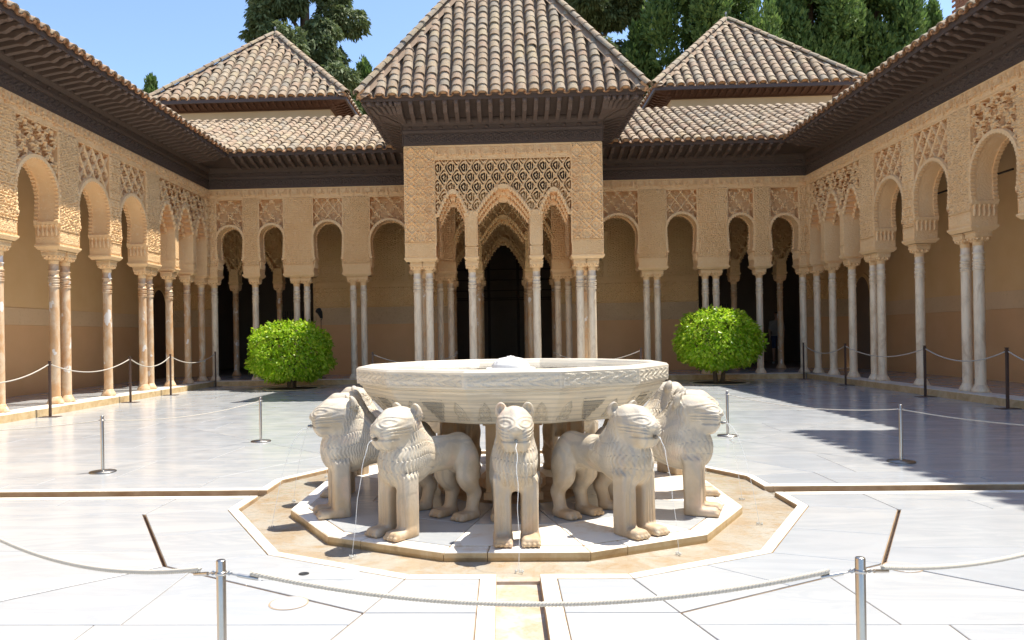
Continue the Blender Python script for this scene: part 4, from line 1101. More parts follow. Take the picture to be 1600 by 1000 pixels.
def s_ell(p, c, r):
    q = [(p[i] - c[i]) / r[i] for i in range(3)]; k0 = np.sqrt(q[0] ** 2 + q[1] ** 2 + q[2] ** 2); k1 = np.sqrt(sum((q[i] / r[i]) ** 2 for i in range(3))) + 1e-9
    return k0 * (k0 - 1) / k1
def s_cap(p, a, b, ra, rb, sy=1.0):
    d = [b[i] - a[i] for i in range(3)]; L = sum(x * x for x in d)
    t = np.clip(sum((p[i] - a[i]) * d[i] for i in range(3)) / L, 0, 1)
    return np.sqrt((p[0] - a[0] - t * d[0]) ** 2 + ((p[1] - a[1] - t * d[1]) / sy) ** 2 + (p[2] - a[2] - t * d[2]) ** 2) - (ra + (rb - ra) * t)
def s_box(p, c, hlf, rd):
    q = [np.abs(p[i] - c[i]) - hlf[i] + rd for i in range(3)]
    return np.sqrt(sum(np.maximum(x, 0) ** 2 for x in q)) + np.minimum(np.maximum(np.maximum(q[0], q[1]), q[2]), 0) - rd
def smin(a, b, k): h = np.clip(.5 + .5 * (b - a) / k, 0, 1); return b + (a - b) * h - k * h * (1 - h)
def smax(a, b, k): return -smin(-a, -b, k)
def sstep(x, a, b): t = np.clip((x - a) / (b - a), 0, 1); return t * t * (3 - 2 * t)

def lion_mesh(name, h=.0048, variant=0):
    x = np.arange(-.50, .50, h, dtype=np.float32); y = np.arange(-.215, .215, h, dtype=np.float32); z = np.arange(-.012, .83, h, dtype=np.float32)
    X, Y, Z = np.meshgrid(x, y, z, indexing='ij'); A = np.abs(Y); p = (X, Y, Z); pa = (X, A, Z)
    d = s_cap(p, (-.31, 0, .44), (.12, 0, .445), .108, .122, .88)                                   # barrel of the body
    d = smin(d, s_ell(p, (-.335, 0, .415), (.108, .110, .130)), .05)
    d = smin(d, s_ell(p, (.17, 0, .445), (.182, .128, .168)), .05)                               # chest under the mane
    d = smin(d, s_ell(p, (.265, 0, .425), (.096, .104, .130)), .04)
    d = smin(d, s_cap(p, (.14, 0, .50), (.205, 0, .635), .150, .128, .80), .05)                      # neck
    d = smin(d, s_ell(p, (.245, 0, .660), (.150, .104, .110)), .035)                            # head
    d = smin(d, s_box(p, (.335, 0, .618), (.084, .086, .070), .050), .03)                       # broad muzzle
    d = smin(d, s_box(p, (.325, 0, .570), (.072, .072, .042), .035), .02)                       # jaw
    d = smin(d, s_cap(p, (.31, 0, .725), (.41, 0, .662), .040, .022), .03)                      # bridge of the nose
    d = smin(d, s_ell(p, (.418, 0, .652), (.022, .036, .018)), .012)
    e = s_ell((X - .35 * (Z - .74), A, Z), (.155, .080, .740), (.030, .036, .050))              # ears
    e = smax(e, -s_ell(p if False else pa, (.186, .082, .752), (.024, .024, .030)), .008); d = smin(d, e, .014)
    # forelegs: square shafts, shoulder above, toed paws
    leg = s_box(pa, (.245, .079, .18), (.058, .052, .195), .026); d = smin(d, leg, .03)
    paw = s_box(pa, (.310, .080, .022), (.092, .054, .030), .026); d = smin(d, paw, .022)
    for dy in (-.037, -.0125, .0125, .037): d = smin(d, s_cap(pa, (.345, .080 + dy, .024), (.400, .080 + dy * 1.12, .016), .019, .0135), .006)
    # hind legs: thigh, hock set back, upright shank, paw
    th = s_ell(pa, (-.315, .092, .335), (.105, .062, .155)); d = smin(d, th, .03)
    d = smin(d, s_cap(pa, (-.30, .095, .27), (-.375, .095, .155), .062, .045), .03)
    d = smin(d, s_cap(pa, (-.375, .095, .165), (-.345, .095, .04), .044, .042), .02)
    d = smin(d, s_box(pa, (-.285, .096, .022), (.095, .055, .028), .025), .025)
    for dy in (-.036, 0, .036): d = smin(d, s_cap(pa, (-.24, .096 + dy, .024), (-.192, .096 + dy, .016), .021, .015), .006)
    d = smin(d, s_cap(p, (-.44, 0, .44), (-.455, .02, .22), .024, .02), .02)                    # tail along the haunch
    d = smin(d, s_cap(p, (-.455, .02, .22), (-.40, .10, .27), .02, .024), .02)
    # carving
    az = np.arctan2(Y, X - .12); fw = X + .30 * (Z - .60)
    man = sstep(Z, .285 + .05 * np.abs(np.sin(az * 2)), .32 + .05 * np.abs(np.sin(az * 2))) * sstep(X, -.075, -.035) * (1 - sstep(fw, .215, .245) * sstep(Z, .525, .55)) * (1 - sstep(Z, .72, .75))
    row = np.floor(Z / .078 + .15 * np.sin(az * 3)); fr = Z / .078 + .15 * np.sin(az * 3) - row
    ph = az * .165 / (.0245 if variant == 1 else .0205) * 2 * PI + 1.5 * np.sin(2 * PI * fr + row * 2.1) + row * 1.7 + variant * 2.5 * np.sin(az * 4)
    wear = np.sin(X * 31 + variant) * np.sin(Y * 37 + 1) * np.sin(Z * 29 + 2 * variant)
    d = d + .0016 * wear
    d = d - man * (1 + .6 * wear) * (.55 if variant == 1 else .8) * (.0048 * np.sin(ph) - .0035 * np.exp(-((fr - .04) / .06) ** 2) + .002)
    face = sstep(fw, .235, .26) * sstep(Z, .52, .55)
    el = np.sqrt(((A - .058) / .034) ** 2 + ((Z - .690 + .10 * (A - .058)) / .019) ** 2)
    d = d - face * (.0065 * np.exp(-((el - 1) / .28) ** 2) + .005 * np.exp(-(el / .6) ** 2) + .0045 * np.exp(-((el - 1.75) / .25) ** 2))
    d = d - face * sstep(A, .028, .05) * sstep(Z, .605, .615) * (1 - sstep(Z, .655, .67)) * .0036 * np.sin((Z - .22 * A) / .0175 * 2 * PI)
    d = d + face * sstep(X, .29, .33) * .010 * np.exp(-((Z - .594 - .02 * A) / .0065) ** 2) * (1 - sstep(A, .085, .095))
    d = d + .011 * np.exp(-((X - .425) ** 2 + A ** 2 + (Z - .596) ** 2) / .014 ** 2)
    d = d + sstep(Z, .05, .07) * (1 - sstep(Z, .25, .27)) * .0022 * np.sin(A / .021 * 2 * PI) * sstep(X, .2, .24)
    # rounded haunch line and curl
    hu = np.sqrt((X + .315) ** 2 + (Z - .35) ** 2); d = d - .004 * np.exp(-((hu - .115) / .011) ** 2) * sstep(A, .07, .1) * sstep(X, -.34, -.3)
    d = smax(d, -(Z + .0), .004)
    V, F = surf_nets(d.astype(np.float32), (x[0], y[0], z[0]), h)
    m = MB(); m.add(V, F, 0, True); return m.mesh(name, LION)
LM = [lion_mesh('lion', variant=q) for q in range(3)]
LSEL = {270: 2, 240: 0, 300: 1, 210: 0, 330: 1, 180: 2, 0: 2}

# ------------------------------------------------------------------ fountain
plat = empty('fountain_platform', (0, 0, 0), 0, 'low twelve-sided marble platform carrying the lions inside the ochre water ring', 'platform')
RI = 'i'; QD['i'] = tuple((x * .928, y * .928) for x, y in QD['p'])
for k in range(12):
    a, b, c, d = dv(RI, k), dv(R_PL, k), dv(R_PL, k + 1), dv(RI, k + 1)
    t = random.choice((.3, .5, .68)); m0 = a * (1 - t) + d * t; m1 = b * (1 - t) + c * t
    for q in ([a, b, m1, m0], [m0, m1, c, d]):
        m = MB(); m.prism(inset(q, .002), -.05, .020, bev=.006); m.build('kerb_stone', CURB, plat)
    i0, i1 = a * .34, d * .34; j0, j1 = a * .70, d * .70
    for q in ([j0, a, d, j1], [i0, j0, j1, i1]):
        m = MB(); m.prism(inset(q, .0025), -.05, .022, bev=.002); m.build('platform_slab', FLOOR if random.random() < .8 else CURB, plat)
m = MB(); m.prism([tuple(dv(RI, k)) for k in range(12)], -.06, .017); m.build('core', GROUT, plat)

bas = empty('fountain_basin', (0, 0, 0), 0, 'great twelve-sided carved marble basin on posts above the ring of lions', 'basin')
m = MB(); PR = [(.02, .632), (.93, .632), (.975, .642), (1.075, .745), (1.125, .803), (1.152, .842), (1.158, .848), (1.158, .862), (1.176, .868), (1.176, .878), (1.200, .884), (1.204, .99), (1.190, 1.004), (1.105, 1.008), (1.09, .998), (1.03, .93), (.8, .84), (.02, .82)]
m.lathe(PR, 12, smooth=False, ph=R(15)); bowl = m.build('bowl', BASIN, bas)
m = MB(); m.lathe([(.02, .966), (1.052, .966)], 12, smooth=False, ph=R(15), cap=False); m.build('basin_water', POOL, bas)
m = MB(); m.lathe([(.0, .80), (.145, .80), (.150, .975), (.150, .992), (.14, 1.0), (.13, 1.02), (.09, 1.045), (.03, 1.056), (.028, 1.062), (.001, 1.062)], 24); m.lathe([(.06, .83), (.19, .85), (.20, .962), (.19, .972), (.15, .972)], 24); m.build('spout_dome', m_simple('white_wet_marble', (.74, .73, .70), .45, var=.15, scale=14), bas)
m = MB()
for i in range(40):
    a = random.uniform(0, 2 * PI); r = random.uniform(0, .13); m.ell((r * math.cos(a), r * math.sin(a), 1.058 - .35 * r + random.uniform(0, .006)), (.009, .009, .005), 6, 4)
for i in range(0):
    a = 2 * PI * i / 10; m.tube([(.03 * math.cos(a), .03 * math.sin(a), 1.066), (.10 * math.cos(a), .10 * math.sin(a), 1.052), (.155 * math.cos(a), .155 * math.sin(a), 1.0), (.16 * math.cos(a), .16 * math.sin(a), .968)], [.006, .006, .004, .004], 5)
m.build('bubbling_water', JET, bas)
ap = math.cos(R(15))
fb = arab(.062, .0024, 5, .4); m = MB(); m.hf(-.295, .295, .895, .980, .0048, lambda u, z: .0035 + fb(u, z) + .0020 * np.tanh(3 * np.sin(u / .016 + 3 * np.sin(z / .012))), y0=-1.2025 * ap + .001)
bandm = m.mesh('carved_band', BASIN)
def onface(u, t, n=0.0):
    # a point on the sloping side of the bowl in front (u across, t up the slope, n outwards)
    a = np.array([.985 * ap, .655]); b = np.array([1.15 * ap, .84]); dd = (b - a) / np.linalg.norm(b - a); nn = np.array([dd[1], -dd[0]])
    # follow the bowl's bulge
    r, zz = a + dd * t; rr = np.interp(zz, [.642, .745, .803, .842], np.array([.975, 1.075, 1.125, 1.152]) * ap)
    return (u, -(rr + nn[0] * n), zz + nn[1] * n)
km = MB(); pm = MB()
for r_ in range(5):
    w_ = .085 * (1 - r_ / 5.2); t = .175 - .036 * r_; k = max(2, int(9 - 1.7 * r_))
    for sg in (1, -1):
        km.tube([onface(-w_ + 2 * w_ * i / (2 * k), t - .018 + .018 * sg * (1 if i % 2 else -1), .004 + .002 * (i % 2)) for i in range(2 * k + 1)], .0034, 5)
km.tube([onface(-.09, .196, .003), onface(0, .196, .003), onface(.09, .196, .003)], .004, 5)
for sg in (-1, 1):
    for sc, cu_, ct, tn in ((.030, 0.026, .045, 1.6), (.024, .052, .020, 1.5), (.026, .030, .100, 1.4), (.016, .012, .145, 1.2)):
        pm.tube([onface(.0 + sg * (cu_ + sc * (1 - i / 22) * math.cos(tn * 2 * PI * i / 16)), ct + sc * (1 - i / 22) * math.sin(tn * 2 * PI * i / 16), .003) for i in range(17)], .0036, 5)
    pm.tube([onface(sg * .075 * math.sin(PI * i / 10) ** .8 * (1 - .35 * i / 10), .005 + .175 * i / 10, .003) for i in range(11)], .0034, 5)
knm, plm = km.mesh('knot_carving', BASIN), pm.mesh('palmette_carving', BASIN)
for k in range(12):
    put('carved_band', bandm, bas, rot=(0, 0, R(30 * k))); put('knot_carving', knm, bas, rot=(0, 0, R(30 * k)))
    for sg in (-1, 1): put('palmette_carving', plm, bas, (.185 * sg * math.cos(R(30 * k)), .185 * sg * math.sin(R(30 * k)), 0), (0, 0, R(30 * k)), (.62, 1, 1))
m = MB(); m.lathe([(.26, .05), (.26, .12), (.21, .16), (.19, .35), (.21, .55), (.27, .60), (.27, .634)], 12, smooth=False); m.build('central_pillar', COLT, bas)
ps = MB(); ps.box(-.045, .045, -.05, .05, .05, .58); ps.box(-.06, .06, -.065, .065, .05, .10); ps.box(-.06, .06, -.065, .065, .58, .634); psm = ps.mesh('support_post', COLT)
for a in (255, 285, 345, 15, 75, 105, 165, 195): put('support_post', psm, bas, (.52 * math.cos(R(a)), .52 * math.sin(R(a)), 0), (0, 0, R(a)))

labs = {270: 'marble lion facing straight out over the front water channel', 240: 'pinkish marble lion just left of the front central lion, mouth turned half left',
        300: 'grey banded marble lion just right of the front central lion', 210: 'marble lion with wavy mane in profile at the left front of the basin',
        330: 'marble lion in profile at the right front of the basin', 180: 'marble lion looking left beside the left water channel, half hidden', 0: 'marble lion looking right beside the right water channel, half hidden',
        150: 'marble lion at the left back of the basin, only its nape showing', 30: 'marble lion at the right back of the basin, only its head showing',
        120: 'marble lion behind the basin towards the left bush', 60: 'marble lion behind the basin towards the right bush', 90: 'marble lion directly behind the basin facing the pavilion'}
sp = MB(); sp.tube([(.418, 0, .596), (.445, 0, .598), (.452, 0, .599)], [.0085, .0085, .006], 10); sp.tube([(.428, 0, .597), (.434, 0, .597)], [.013, .013], 10); spm = sp.mesh('spout', STEELD)
HEAD = {210: 201, 330: 339, 240: 234, 300: 306}
LPOS = {270: (270, 1.275), 240: (244, 1.29), 210: (217, 1.21), 300: (297, 1.28), 330: (323, 1.23), 180: (190, 1.06), 0: (-11, 1.13), 150: (157, 1.26), 30: (23, 1.26), 120: (118, 1.25), 60: (62, 1.25), 90: (90, 1.275)}
for k in range(12):
    a = 30 * k; v = (k * 7) % 5; pa_, pr_ = LPOS[a]
    o = put('lion', LM[LSEL.get(a, k % 3)], None, (pr_ * math.cos(R(pa_)), pr_ * math.sin(R(pa_)), .022), (0, 0, R(HEAD.get(a, a) + (v - 2) * .8)), (1, 1, 1.0 + .006 * v))
    tag(o, labs[a], 'lion statue', 'lions carrying the fountain basin'); put('spout', spm, o)
    j = MB(); L = .15 + .025 * v; n = 14; up = .02 + .01 * v
    pts = [(.45 + L * (i / n), .004 * math.sin(i * 1.7), .599 + up * (i / n) - (.655 + up) * (i / n) ** 2) for i in range(n + 1)]
    j.tube(pts, [.0024 - .0010 * i / n for i in range(n + 1)], 6)
    for i in range(8): j.ell((pts[-1][0] + random.uniform(-.02, .02), random.uniform(-.02, .02), -.045), (.006, .006, .008), 5, 4)
    q = j.build('water_jet', JET, None, loc=o.location.copy(), rot=o.rotation_euler.copy())
    tag(q, 'thin jet of water falling from the mouth of the ' + {270: 'front central lion', 240: 'lion left of centre', 300: 'lion right of centre', 210: 'left front lion', 330: 'right front lion', 180: 'left side lion', 0: 'right side lion', 150: 'left back lion', 30: 'right back lion', 120: 'lion behind towards the left bush', 60: 'lion behind towards the right bush', 90: 'lion facing the pavilion'}[a], 'water jet', 'jets from the lions')

# ------------------------------------------------------------------ barriers
def sag(a, b, s, n=18):
    a, b = np.array(a), np.array(b); return [tuple(a + (b - a) * t - np.array([0, 0, s * 4 * t * (1 - t)])) for t in np.linspace(0, 1, n)]
def post_steel(x, y, lab, H=.53):
    o = empty('steel_post', (x, y, 0), 0, lab, 'barrier post', 'low steel barrier posts')
    m = MB(); m.lathe([(.0148, .012), (.0148, H - .003), (.0128, H), (.001, H)], 18); m.build('pole', STEEL, o)
    m = MB(); m.lathe([(.118, 0), (.12, .006), (.117, .012), (.02, .017), (.016, .02)], 32); m.build('base', STEELD, o)
    m = MB(); m.lathe([(.0155, H - .048), (.0185, H - .046), (.0185, H - .038), (.0155, H - .036)], 18, cap=False)
    for sg in (-1, 1): m.tube([(sg * .016, 0, H - .042), (sg * .026, 0, H - .036), (sg * .036, 0, H - .042), (sg * .026, 0, H - .048), (sg * .016, 0, H - .042)], .0022, 5)
    m.build('collar', STEEL, o); return o
def rope(a, b, s, lab, group, r=.0055, twist=False, mat=None, hooks=True):
    a, b = np.array(a, float), np.array(b, float); d = b - a; L = np.linalg.norm(d); dn = d / L
    m = MB()
    if twist:
        n = int(L / .0045); base = np.array(sag(a + dn * .075, b - dn * .075, s, n)); T = np.gradient(base, axis=0); T /= np.linalg.norm(T, axis=1)[:, None]
        Sd = np.cross(T, [0, 0, 1.0]); Sd /= np.linalg.norm(Sd, axis=1)[:, None]; U_ = np.cross(Sd, T)
        for k in range(3):
            ph = np.arange(n) * .0045 / .036 * 2 * PI + k * 2 * PI / 3
            m.tube(base + .0046 * (np.cos(ph)[:, None] * Sd + np.sin(ph)[:, None] * U_), .0044, 5)
    else: m.tube(sag(a, b, s, 22), r, 6)
    o = m.build('rope', mat or ROPE); tag(o, lab, 'rope', group)
    if twist:
        h = MB(); pt = sag(a, b, s, 60)
        for e_ in (0, 1):
            q = pt if e_ == 0 else pt[::-1]; h.tube([q[0], q[1]], .003, 6); h.tube([q[1], q[2], q[3]], [.006, .0065, .0055], 8)
        h.build('snap_hook', STEEL, o)
    return o
FP = [(-.962, -3.6), (1.022, -3.6)]
post_steel(-.962, -3.6, 'steel barrier post in the near left, its foot below the picture'); post_steel(1.022, -3.6, 'steel barrier post in the near right, its foot below the picture')
post_steel(-2.72, -2.55, 'steel barrier post just outside the view, holding the near left rope'); post_steel(2.80, -2.55, 'steel barrier post just outside the view, holding the near right rope')
G1 = 'grey twisted ropes of the low steel barrier'; zr = .488
rope((-.942, -3.6, zr), (1.002, -3.6, zr), .10, 'twisted rope sagging across the front between the two near steel posts', G1, twist=True)
rope((-.982, -3.6, zr), (-2.70, -2.55, zr), .105, 'twisted rope leaving the near left post towards the left edge', G1, twist=True)
rope((1.042, -3.6, zr), (2.78, -2.55, zr), .09, 'twisted rope leaving the near right post towards the right edge', G1, twist=True)
MP = {'a': (-3.83, 1.0), 'b': (-2.97, 2.99), 'c': (2.57, 3.06), 'd': (3.59, 1.16)}
post_steel(*MP['a'], 'steel post on a round base on the sunlit paving at far left'); post_steel(*MP['b'], 'steel post on a round base below the left bush')
post_steel(*MP['c'], 'steel post on a round base behind the right lions'); post_steel(*MP['d'], 'steel post on a round base at the edge of the shadow, right')
post_steel(-5.6, .35, 'steel post past the left edge of the view'); post_steel(4.55, -.45, 'steel post past the right edge of the view')
rope((-5.6, .35, zr), (*MP['a'], zr), .05, 'thin rope from the left edge to the far left steel post', G1, .0045); rope((*MP['a'], zr), (*MP['b'], zr), .07, 'thin rope between the two steel posts left of the lions', G1, .0045)
rope((*MP['c'], zr), (*MP['d'], zr), .07, 'thin rope between the two steel posts right of the lions', G1, .0045); rope((*MP['d'], zr), (4.55, -.45, zr), .05, 'thin rope from the shadow edge post to the right edge', G1, .0055)
def post_brown(x, y, lab, H=.91):
    o = empty('brown_post', (x, y, 0), 0, lab, 'barrier post', 'brown barrier posts before the galleries')
    m = MB(); m.box(-.017, .017, -.017, .017, .008, H); m.box(-.021, .021, -.021, .021, H, H + .012); m.build('pole', BROWNM, o)
    m = MB(); m.box(-.15, .15, -.09, .09, 0, .008); m.build('base', BROWNM, o)
    m = MB(); m.tube([(0, -.03, H - .05), (0, -.05, H - .06), (0, -.05, H - .03), (0, .05, H - .03), (0, .05, H - .06), (0, .03, H - .05)], .005, 6); m.build('hook', BROWNM, o); return o
G2 = 'pale ropes of the brown barrier'
for sx, ys, nm in ((-1, [3.6, 6.21, 8.9, 10.74, 13.4], 'left'), (1, [3.6, 5.74, 7.96, 11.12, 13.45], 'right')):
    wh = ['past the %s edge of the view', 'nearest the camera on the %s', 'second from the camera on the %s', 'third from the camera on the %s', 'farthest, at the corner on the %s']
    for i, y in enumerate(ys): post_brown(sx * 7.52, y, ('brown barrier post before the %s gallery, ' % nm) + wh[i] % nm)
    for i in range(4): rope((sx * 7.52, ys[i] + .04, .86), (sx * 7.52, ys[i + 1] - .04, .86), .18 if i else .22, 'white rope hanging before the %s gallery, %s' % (nm, ['cut by the picture edge', 'nearest whole span', 'middle span', 'farthest span at the corner'][i]), G2, .010)
    post_brown(sx * 2.78, 9.75, 'brown barrier post beside the pavilion, %s of the fountain basin' % nm)
    rope((sx * 2.76, 9.78, .86), (sx * 1.15, 12.4, .80), .22, 'pale rope strung inside the pavilion on the %s' % nm, G2, .008)
# spotlight on a stand
lp = empty('spotlight', (-5.05, 14.7, .13), 0, 'small black spotlight on a thin stand behind the left bush', 'spotlight')
m = MB(); m.tube([(0, 0, 0), (0, 0, 1.62)], .012, 8); m.lathe([(.12, 0), (.12, .012), (.0, .014)], 16); m.build('stand', BROWNM, lp)
m = MB(); m.tube([(.0, .05, 1.66), (-.02, -.02, 1.80), (-.05, -.10, 1.86)], [.04, .07, .085], 12); m.tube([(0, 0, 1.58), (.04, 0, 1.66), (.0, 0, 1.72)], .012, 6); m.build('head', BLACKM, lp)
# ------------------------------------------------------------------ clipped orange trees in their pits
def bush(cx, cy, z0, z1, rx, seed, lab, stems):
    rg = np.random.default_rng(seed); o = empty('orange_tree', (cx, cy, 0), 0, lab, 'tree', 'clipped orange trees')
    zc = z0 + (z1 - z0) * .40; N = 10500
    d = rg.normal(size=(N, 3)); d /= np.linalg.norm(d, axis=1)[:, None]
    up = np.where(d[:, 2] > 0, (z1 - zc), (zc - z0))
    e = 2.5; k = (np.abs(d[:, 0]) ** e + np.abs(d[:, 1]) ** e + np.abs(d[:, 2]) ** e) ** (-1 / e)
    lump = 1 + .065 * np.sin(d[:, 0] * 7 + seed) * np.sin(d[:, 2] * 6 + 1) + .04 * np.sin(d[:, 1] * 11 + d[:, 2] * 5)
    rad = np.where(rg.random(N) < .72, 1 - rg.normal(.015, .045, N), rg.uniform(.70, 1.0, N)) * lump
    P = d * (k * rad)[:, None] * np.c_[np.full(N, rx), np.full(N, rx), up]; P[:, 2] += zc
    out = d * np.array([1, 1, .9]); out /= np.linalg.norm(out, axis=1)[:, None]
    # leaf axis hangs outwards and down
    ax = out * .55 + rg.normal(0, .45, (N, 3)) + np.array([0, 0, -.45]); ax /= np.linalg.norm(ax, axis=1)[:, None]
    sd = np.cross(ax, out + rg.normal(0, .5, (N, 3))); sd /= np.linalg.norm(sd, axis=1)[:, None]; nn = np.cross(sd, ax)
    L = rg.uniform(.06, .125, N)[:, None]; w_ = L * rg.uniform(.22, .31, N)[:, None]
    a, b, c, dd = P, P + ax * L * .5 + sd * w_ + nn * L * .07, P + ax * L, P + ax * L * .5 - sd * w_ + nn * L * .07
    V = np.stack([a, b, c, dd], 1).reshape(-1, 3); i = np.arange(N) * 4
    m = MB(); m.add(V, np.vstack([np.c_[i, i + 1, i + 2], np.c_[i, i + 2, i + 3]])); cr = m.build('crown', BUSHL, o)
    m = MB()
    for k_ in range(stems):
        t = 2 * PI * k_ / stems + .6; r0 = .05 if stems > 2 else .11; sg = r0 * math.cos(t), r0 * math.sin(t)
        m.tube([(sg[0], sg[1], -.02), (sg[0] * 1.5, sg[1] * 1.5, z0 * .6 + .05), (sg[0] * 3, sg[1] * 3, z0 + .18), (sg[0] * 5.5, sg[1] * 5, z0 + .55)], [.06, .05, .04, .015], 8)
    for k_ in range(10):
        t = rg.uniform(0, 2 * PI); m.tube([(0, 0, z0 + .1), (.35 * math.cos(t), .35 * math.sin(t), z0 + .35), (.7 * math.cos(t), .7 * math.sin(t), z0 + .6)], [.03, .02, .008], 5)
    m.build('trunk', BARK, o)
    p = MB(); p.lathe([(.62, -.02), (.62, .003), (.4, .006), (.001, .03)], 28, (cx, cy), smooth=False); tag(p.build('planting_soil', SOIL), kind='structure')
    p = MB(); p.lathe([(.62, .0), (.62, .006), (.70, .007), (.70, .0)], 40, (cx, cy), smooth=False, cap=False); p.build('pit_edging', CURB, pave)
bush(-5.25, 12.42, .25, 1.61, .92, 4, 'broad clipped orange tree with low crown and several short stems on the left', 4)
bush(5.13, 12.46, .40, 1.72, .90, 9, 'clipped orange tree with two bare stems, taller and looser, on the right', 2)

# ------------------------------------------------------------------ tall trees behind
def sprays(C0, Dr, size, rg, asp=.42, nq=2):
    N = len(C0); V = []; F = []; n0 = 0
    for q in range(nq):
        ax = Dr + rg.normal(0, .35, (N, 3)); ax /= np.linalg.norm(ax, axis=1)[:, None]
        sd = np.cross(ax, rg.normal(size=(N, 3))); sd /= np.linalg.norm(sd, axis=1)[:, None]
        L = size[:, None] * rg.uniform(.7, 1.3, (N, 1)); w_ = L * asp
        p = C0 + rg.normal(0, .12, (N, 3)) * size[:, None]
        V.append(np.stack([p - ax * L * .3, p + sd * w_ * .5 + ax * L * .1, p + ax * L * .7, p - sd * w_ * .5 + ax * L * .15], 1).reshape(-1, 3))
        i = np.arange(N) * 4 + n0; F.append(np.c_[i, i + 1, i + 2, i + 3]); n0 += 4 * N
    return np.vstack(V), np.vstack(F)
def tree(x, y, z_top, hw, z_low, lab, mat, kind, seed, n=13000, name='cypress_tree'):
    rg = np.random.default_rng(seed); o = empty(name, (x, y, 0), 0, lab, 'tree', 'trees behind the palace')
    H = z_top - z_low; cl = []
    if kind == 'cypress':
        for i in range(int(60 + 14 * hw)):
            t = rg.random() ** .8; r = hw * (1 - .9 * max(0, t - .55) / .45 * .95) * (.75 + .25 * min(1, t * 4)); a = rg.uniform(0, 2 * PI); q = math.sqrt(rg.uniform(.2, 1))
            cl.append((r * q * math.cos(a) * .85, r * q * math.sin(a) * .85, z_low + H * t * .93, hw * rg.uniform(.17, .29), H * rg.uniform(.06, .11)))
        bias = np.array([0, 0, .9])
    else:
        for i in range(int(34 + 6 * hw)):
            t = rg.random(); r = hw * (1 - .62 * t); a = rg.uniform(0, 2 * PI); q = math.sqrt(rg.uniform(.03, 1))
            cl.append((r * q * math.cos(a), r * q * math.sin(a), z_low + H * t, hw * rg.uniform(.16, .30), H * rg.uniform(.035, .075)))
        bias = np.array([0, 0, -.75])
    cl = np.array(cl); wgt = cl[:, 3] ** 1.6; k = rg.choice(len(cl), n, p=wgt / wgt.sum())
    d = rg.normal(size=(n, 3)); d /= np.linalg.norm(d, axis=1)[:, None]; rr = np.where(rg.random(n) < .75, rg.uniform(.8, 1.06, n), rg.random(n) ** .5)
    lump = 1 + .22 * np.sin(d[:, 0] * 7 + k) * np.sin(d[:, 2] * 6 + k * 2.1)
    P = cl[k, :3] + d * (rr * lump)[:, None] * np.c_[cl[k, 3], cl[k, 3], cl[k, 4]]
    V, F = sprays(P, d * .6 + bias, rg.uniform(.16, .34, n), rg, .40 if kind == 'cypress' else .36)
    m = MB(); m.add(V, F); cr = m.build('crown', mat, o)
    m = MB(); m.tube([(0, 0, -.1), (.1, 0, z_low * .5), (0, .1, z_low + H * .45), (0, 0, z_low + H * .9)], [.45, .36, .22, .05], 9)
    for i in rg.choice(len(cl), 14, replace=False):
        c = cl[i]; zb = max(z_low * .7, c[2] - abs(c[0]) * .9 - 1.0); m.tube([(0, 0, zb), (c[0] * .5, c[1] * .5, (zb + c[2]) / 2 - .1), (c[0], c[1], c[2])], [.12, .08, .03], 5)
    m.build('trunk', BARK, o)
tree(-9.6, 31, 26, 3.6, 12.0, 'dark cedar with drooping branches rising behind the left tower roof', CEDL, 'cedar', 3, 56000, 'cedar_tree')
tree(-.9, 37, 24, 2.9, 15.0, 'tree crown peeping out left of the pavilion roof top', CEDL, 'cedar', 5, 16000, 'cedar_tree')
tree(5.2, 36, 25, 3.3, 12.0, 'loose bluish green tree between the pavilion roof and the broad cypress', CEDL, 'cedar', 8, 52000, 'cedar_tree')
tree(7.3, 34.5, 17.6, 1.7, 8.0, 'low dark cypress filling the gap at the foot of the broad cypress', CYPL, 'cypress', 41, 16000)
tree(10.8, 33, 25, 3.3, 9.0, 'broad dense cypress rising directly behind the right tower roof', CYPL, 'cypress', 11, 62000)
tree(16.6, 35, 25, 2.9, 9.5, 'tall cypress on the right, left one of the pair beyond the tower', CYPL, 'cypress', 14, 54000)
tree(20.6, 36, 25, 2.9, 9.5, 'tall cypress on the right, outer one of the pair beyond the tower', CYPL, 'cypress', 17, 54000)
tree(23.6, 36, 18.9, 1.1, 10.5, 'small pointed cypress at the right end of the tree row', CYPL, 'cypress', 21, 5000)
tree(27.5, 37, 20.6, 2.2, 12, 'sparse thin leaved tree beside the brick chimney', CEDL, 'cedar', 25, 2600, 'feathery_tree')
tree(-18.7, 34, 15.5, .75, 10, 'small dark cypress tip above the left gallery roof', CYPL, 'cypress', 27, 3500)
tree(-7.0, 33, 15.6, .9, 9, 'low dark cypress between the left tower and the pavilion roof', CYPL, 'cypress', 31, 3500)

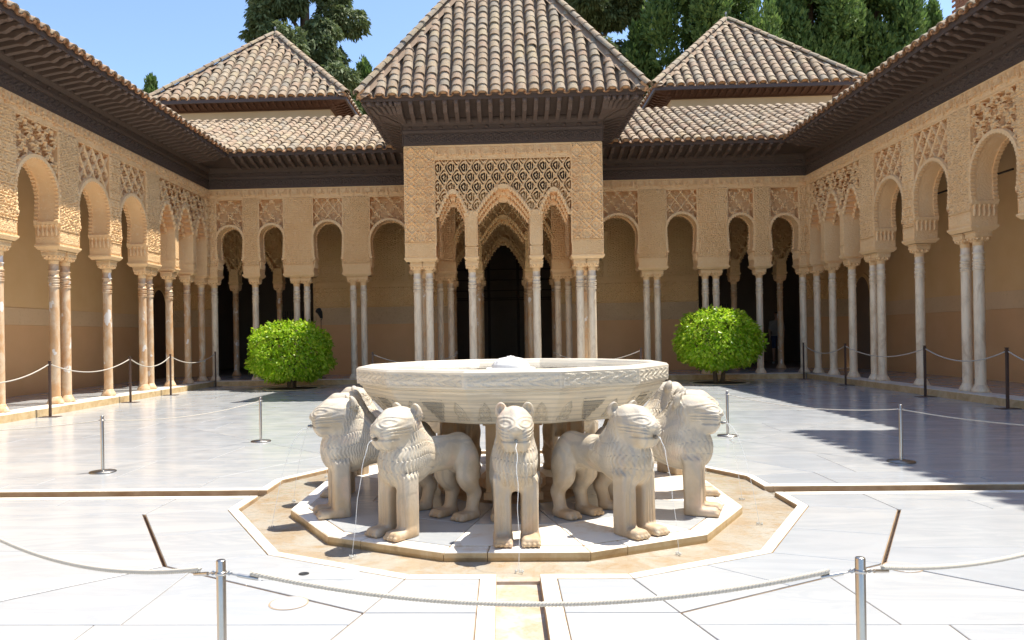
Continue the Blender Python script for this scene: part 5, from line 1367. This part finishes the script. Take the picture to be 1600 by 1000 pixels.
# ------------------------------------------------------------------ a visitor in the dark hall
def person(x, y, z, rz):
    h = .013; X, Y, Z = np.meshgrid(np.arange(-.34, .34, h, dtype=np.float32), np.arange(-.26, .26, h, dtype=np.float32), np.arange(-.02, 1.78, h, dtype=np.float32), indexing='ij')
    A = np.abs(X); p = (X, Y, Z); pa = (A, Y, Z)
    d = s_ell(p, (0, 0, 1.22), (.185, .115, .27)); d = smin(d, s_ell(p, (0, 0, .95), (.165, .115, .14)), .06)
    d = smin(d, s_cap(pa, (0, 0, 1.41), (.165, 0, 1.39), .07, .062), .04); d = smin(d, s_cap(p, (0, 0, 1.42), (0, -.01, 1.54), .055, .05), .03)
    d = smin(d, s_ell(p, (0, -.015, 1.63), (.075, .095, .115)), .02); d = smin(d, s_ell(p, (0, -.11, 1.615), (.014, .02, .02)), .01)
    d = smin(d, s_cap(pa, (.185, 0, 1.38), (.225, .02, 1.12), .05, .042), .03); d = smin(d, s_cap(pa, (.225, .02, 1.12), (.215, -.05, .88), .04, .028), .015)
    d = smin(d, s_ell(pa, (.213, -.065, .81), (.022, .035, .06)), .015)
    for k in range(4): d = smin(d, s_cap(pa, (.213, -.09 + .022 * k, .77), (.208, -.10 + .022 * k, .70 + .008 * abs(k - 1.5)), .010, .008), .004)
    d = smin(d, s_cap(pa, (.213, -.10, .82), (.205, -.125, .76), .011, .009), .006)
    d = smin(d, s_cap(pa, (.09, 0, .92), (.10, 0, .50), .085, .056), .03); d = smin(d, s_cap(pa, (.10, 0, .50), (.10, .01, .09), .054, .037), .015)
    d = smin(d, s_box((A, Y, Z), (.105, -.055, .035), (.045, .125, .04), .035), .03)
    V, F = surf_nets(d, (-.34, -.26, -.02), h); cz = V[F].mean(1)
    mats = [m_simple('skin', (.48, .29, .2), .6), m_simple('grey_shirt', (.33, .31, .29), .9, var=.1), m_simple('blue_shorts', (.05, .075, .14), .9, var=.1), m_simple('pale_shoes', (.5, .5, .48), .7), m_simple('dark_hair', (.03, .02, .015), .8)]
    mi = np.zeros(len(F), int); ax_ = np.abs(cz[:, 0])
    mi[(cz[:, 2] < 1.46) & (cz[:, 2] > .93) & ~((ax_ > .19) & (cz[:, 2] < 1.16))] = 1; mi[(cz[:, 2] <= .93) & (cz[:, 2] > .52) & (ax_ < .185)] = 2; mi[cz[:, 2] < .085] = 3
    mi[(cz[:, 2] > 1.66) & ((cz[:, 1] > -.06) | (cz[:, 2] > 1.70))] = 4
    m = MB()
    for k in range(5):
        f = F[mi == k]
        if len(f): u = np.unique(f); mp = np.zeros(len(V), int); mp[u] = np.arange(len(u)); m.add(V[u], mp[f], k, True)
    o = m.build('person', mats, None, loc=(x, y, z), rot=(0, 0, rz)); tag(o, 'person in grey shirt and blue shorts standing in the dark hall doorway at right', 'person')
person(9.2, 20.0, .125, R(-25))
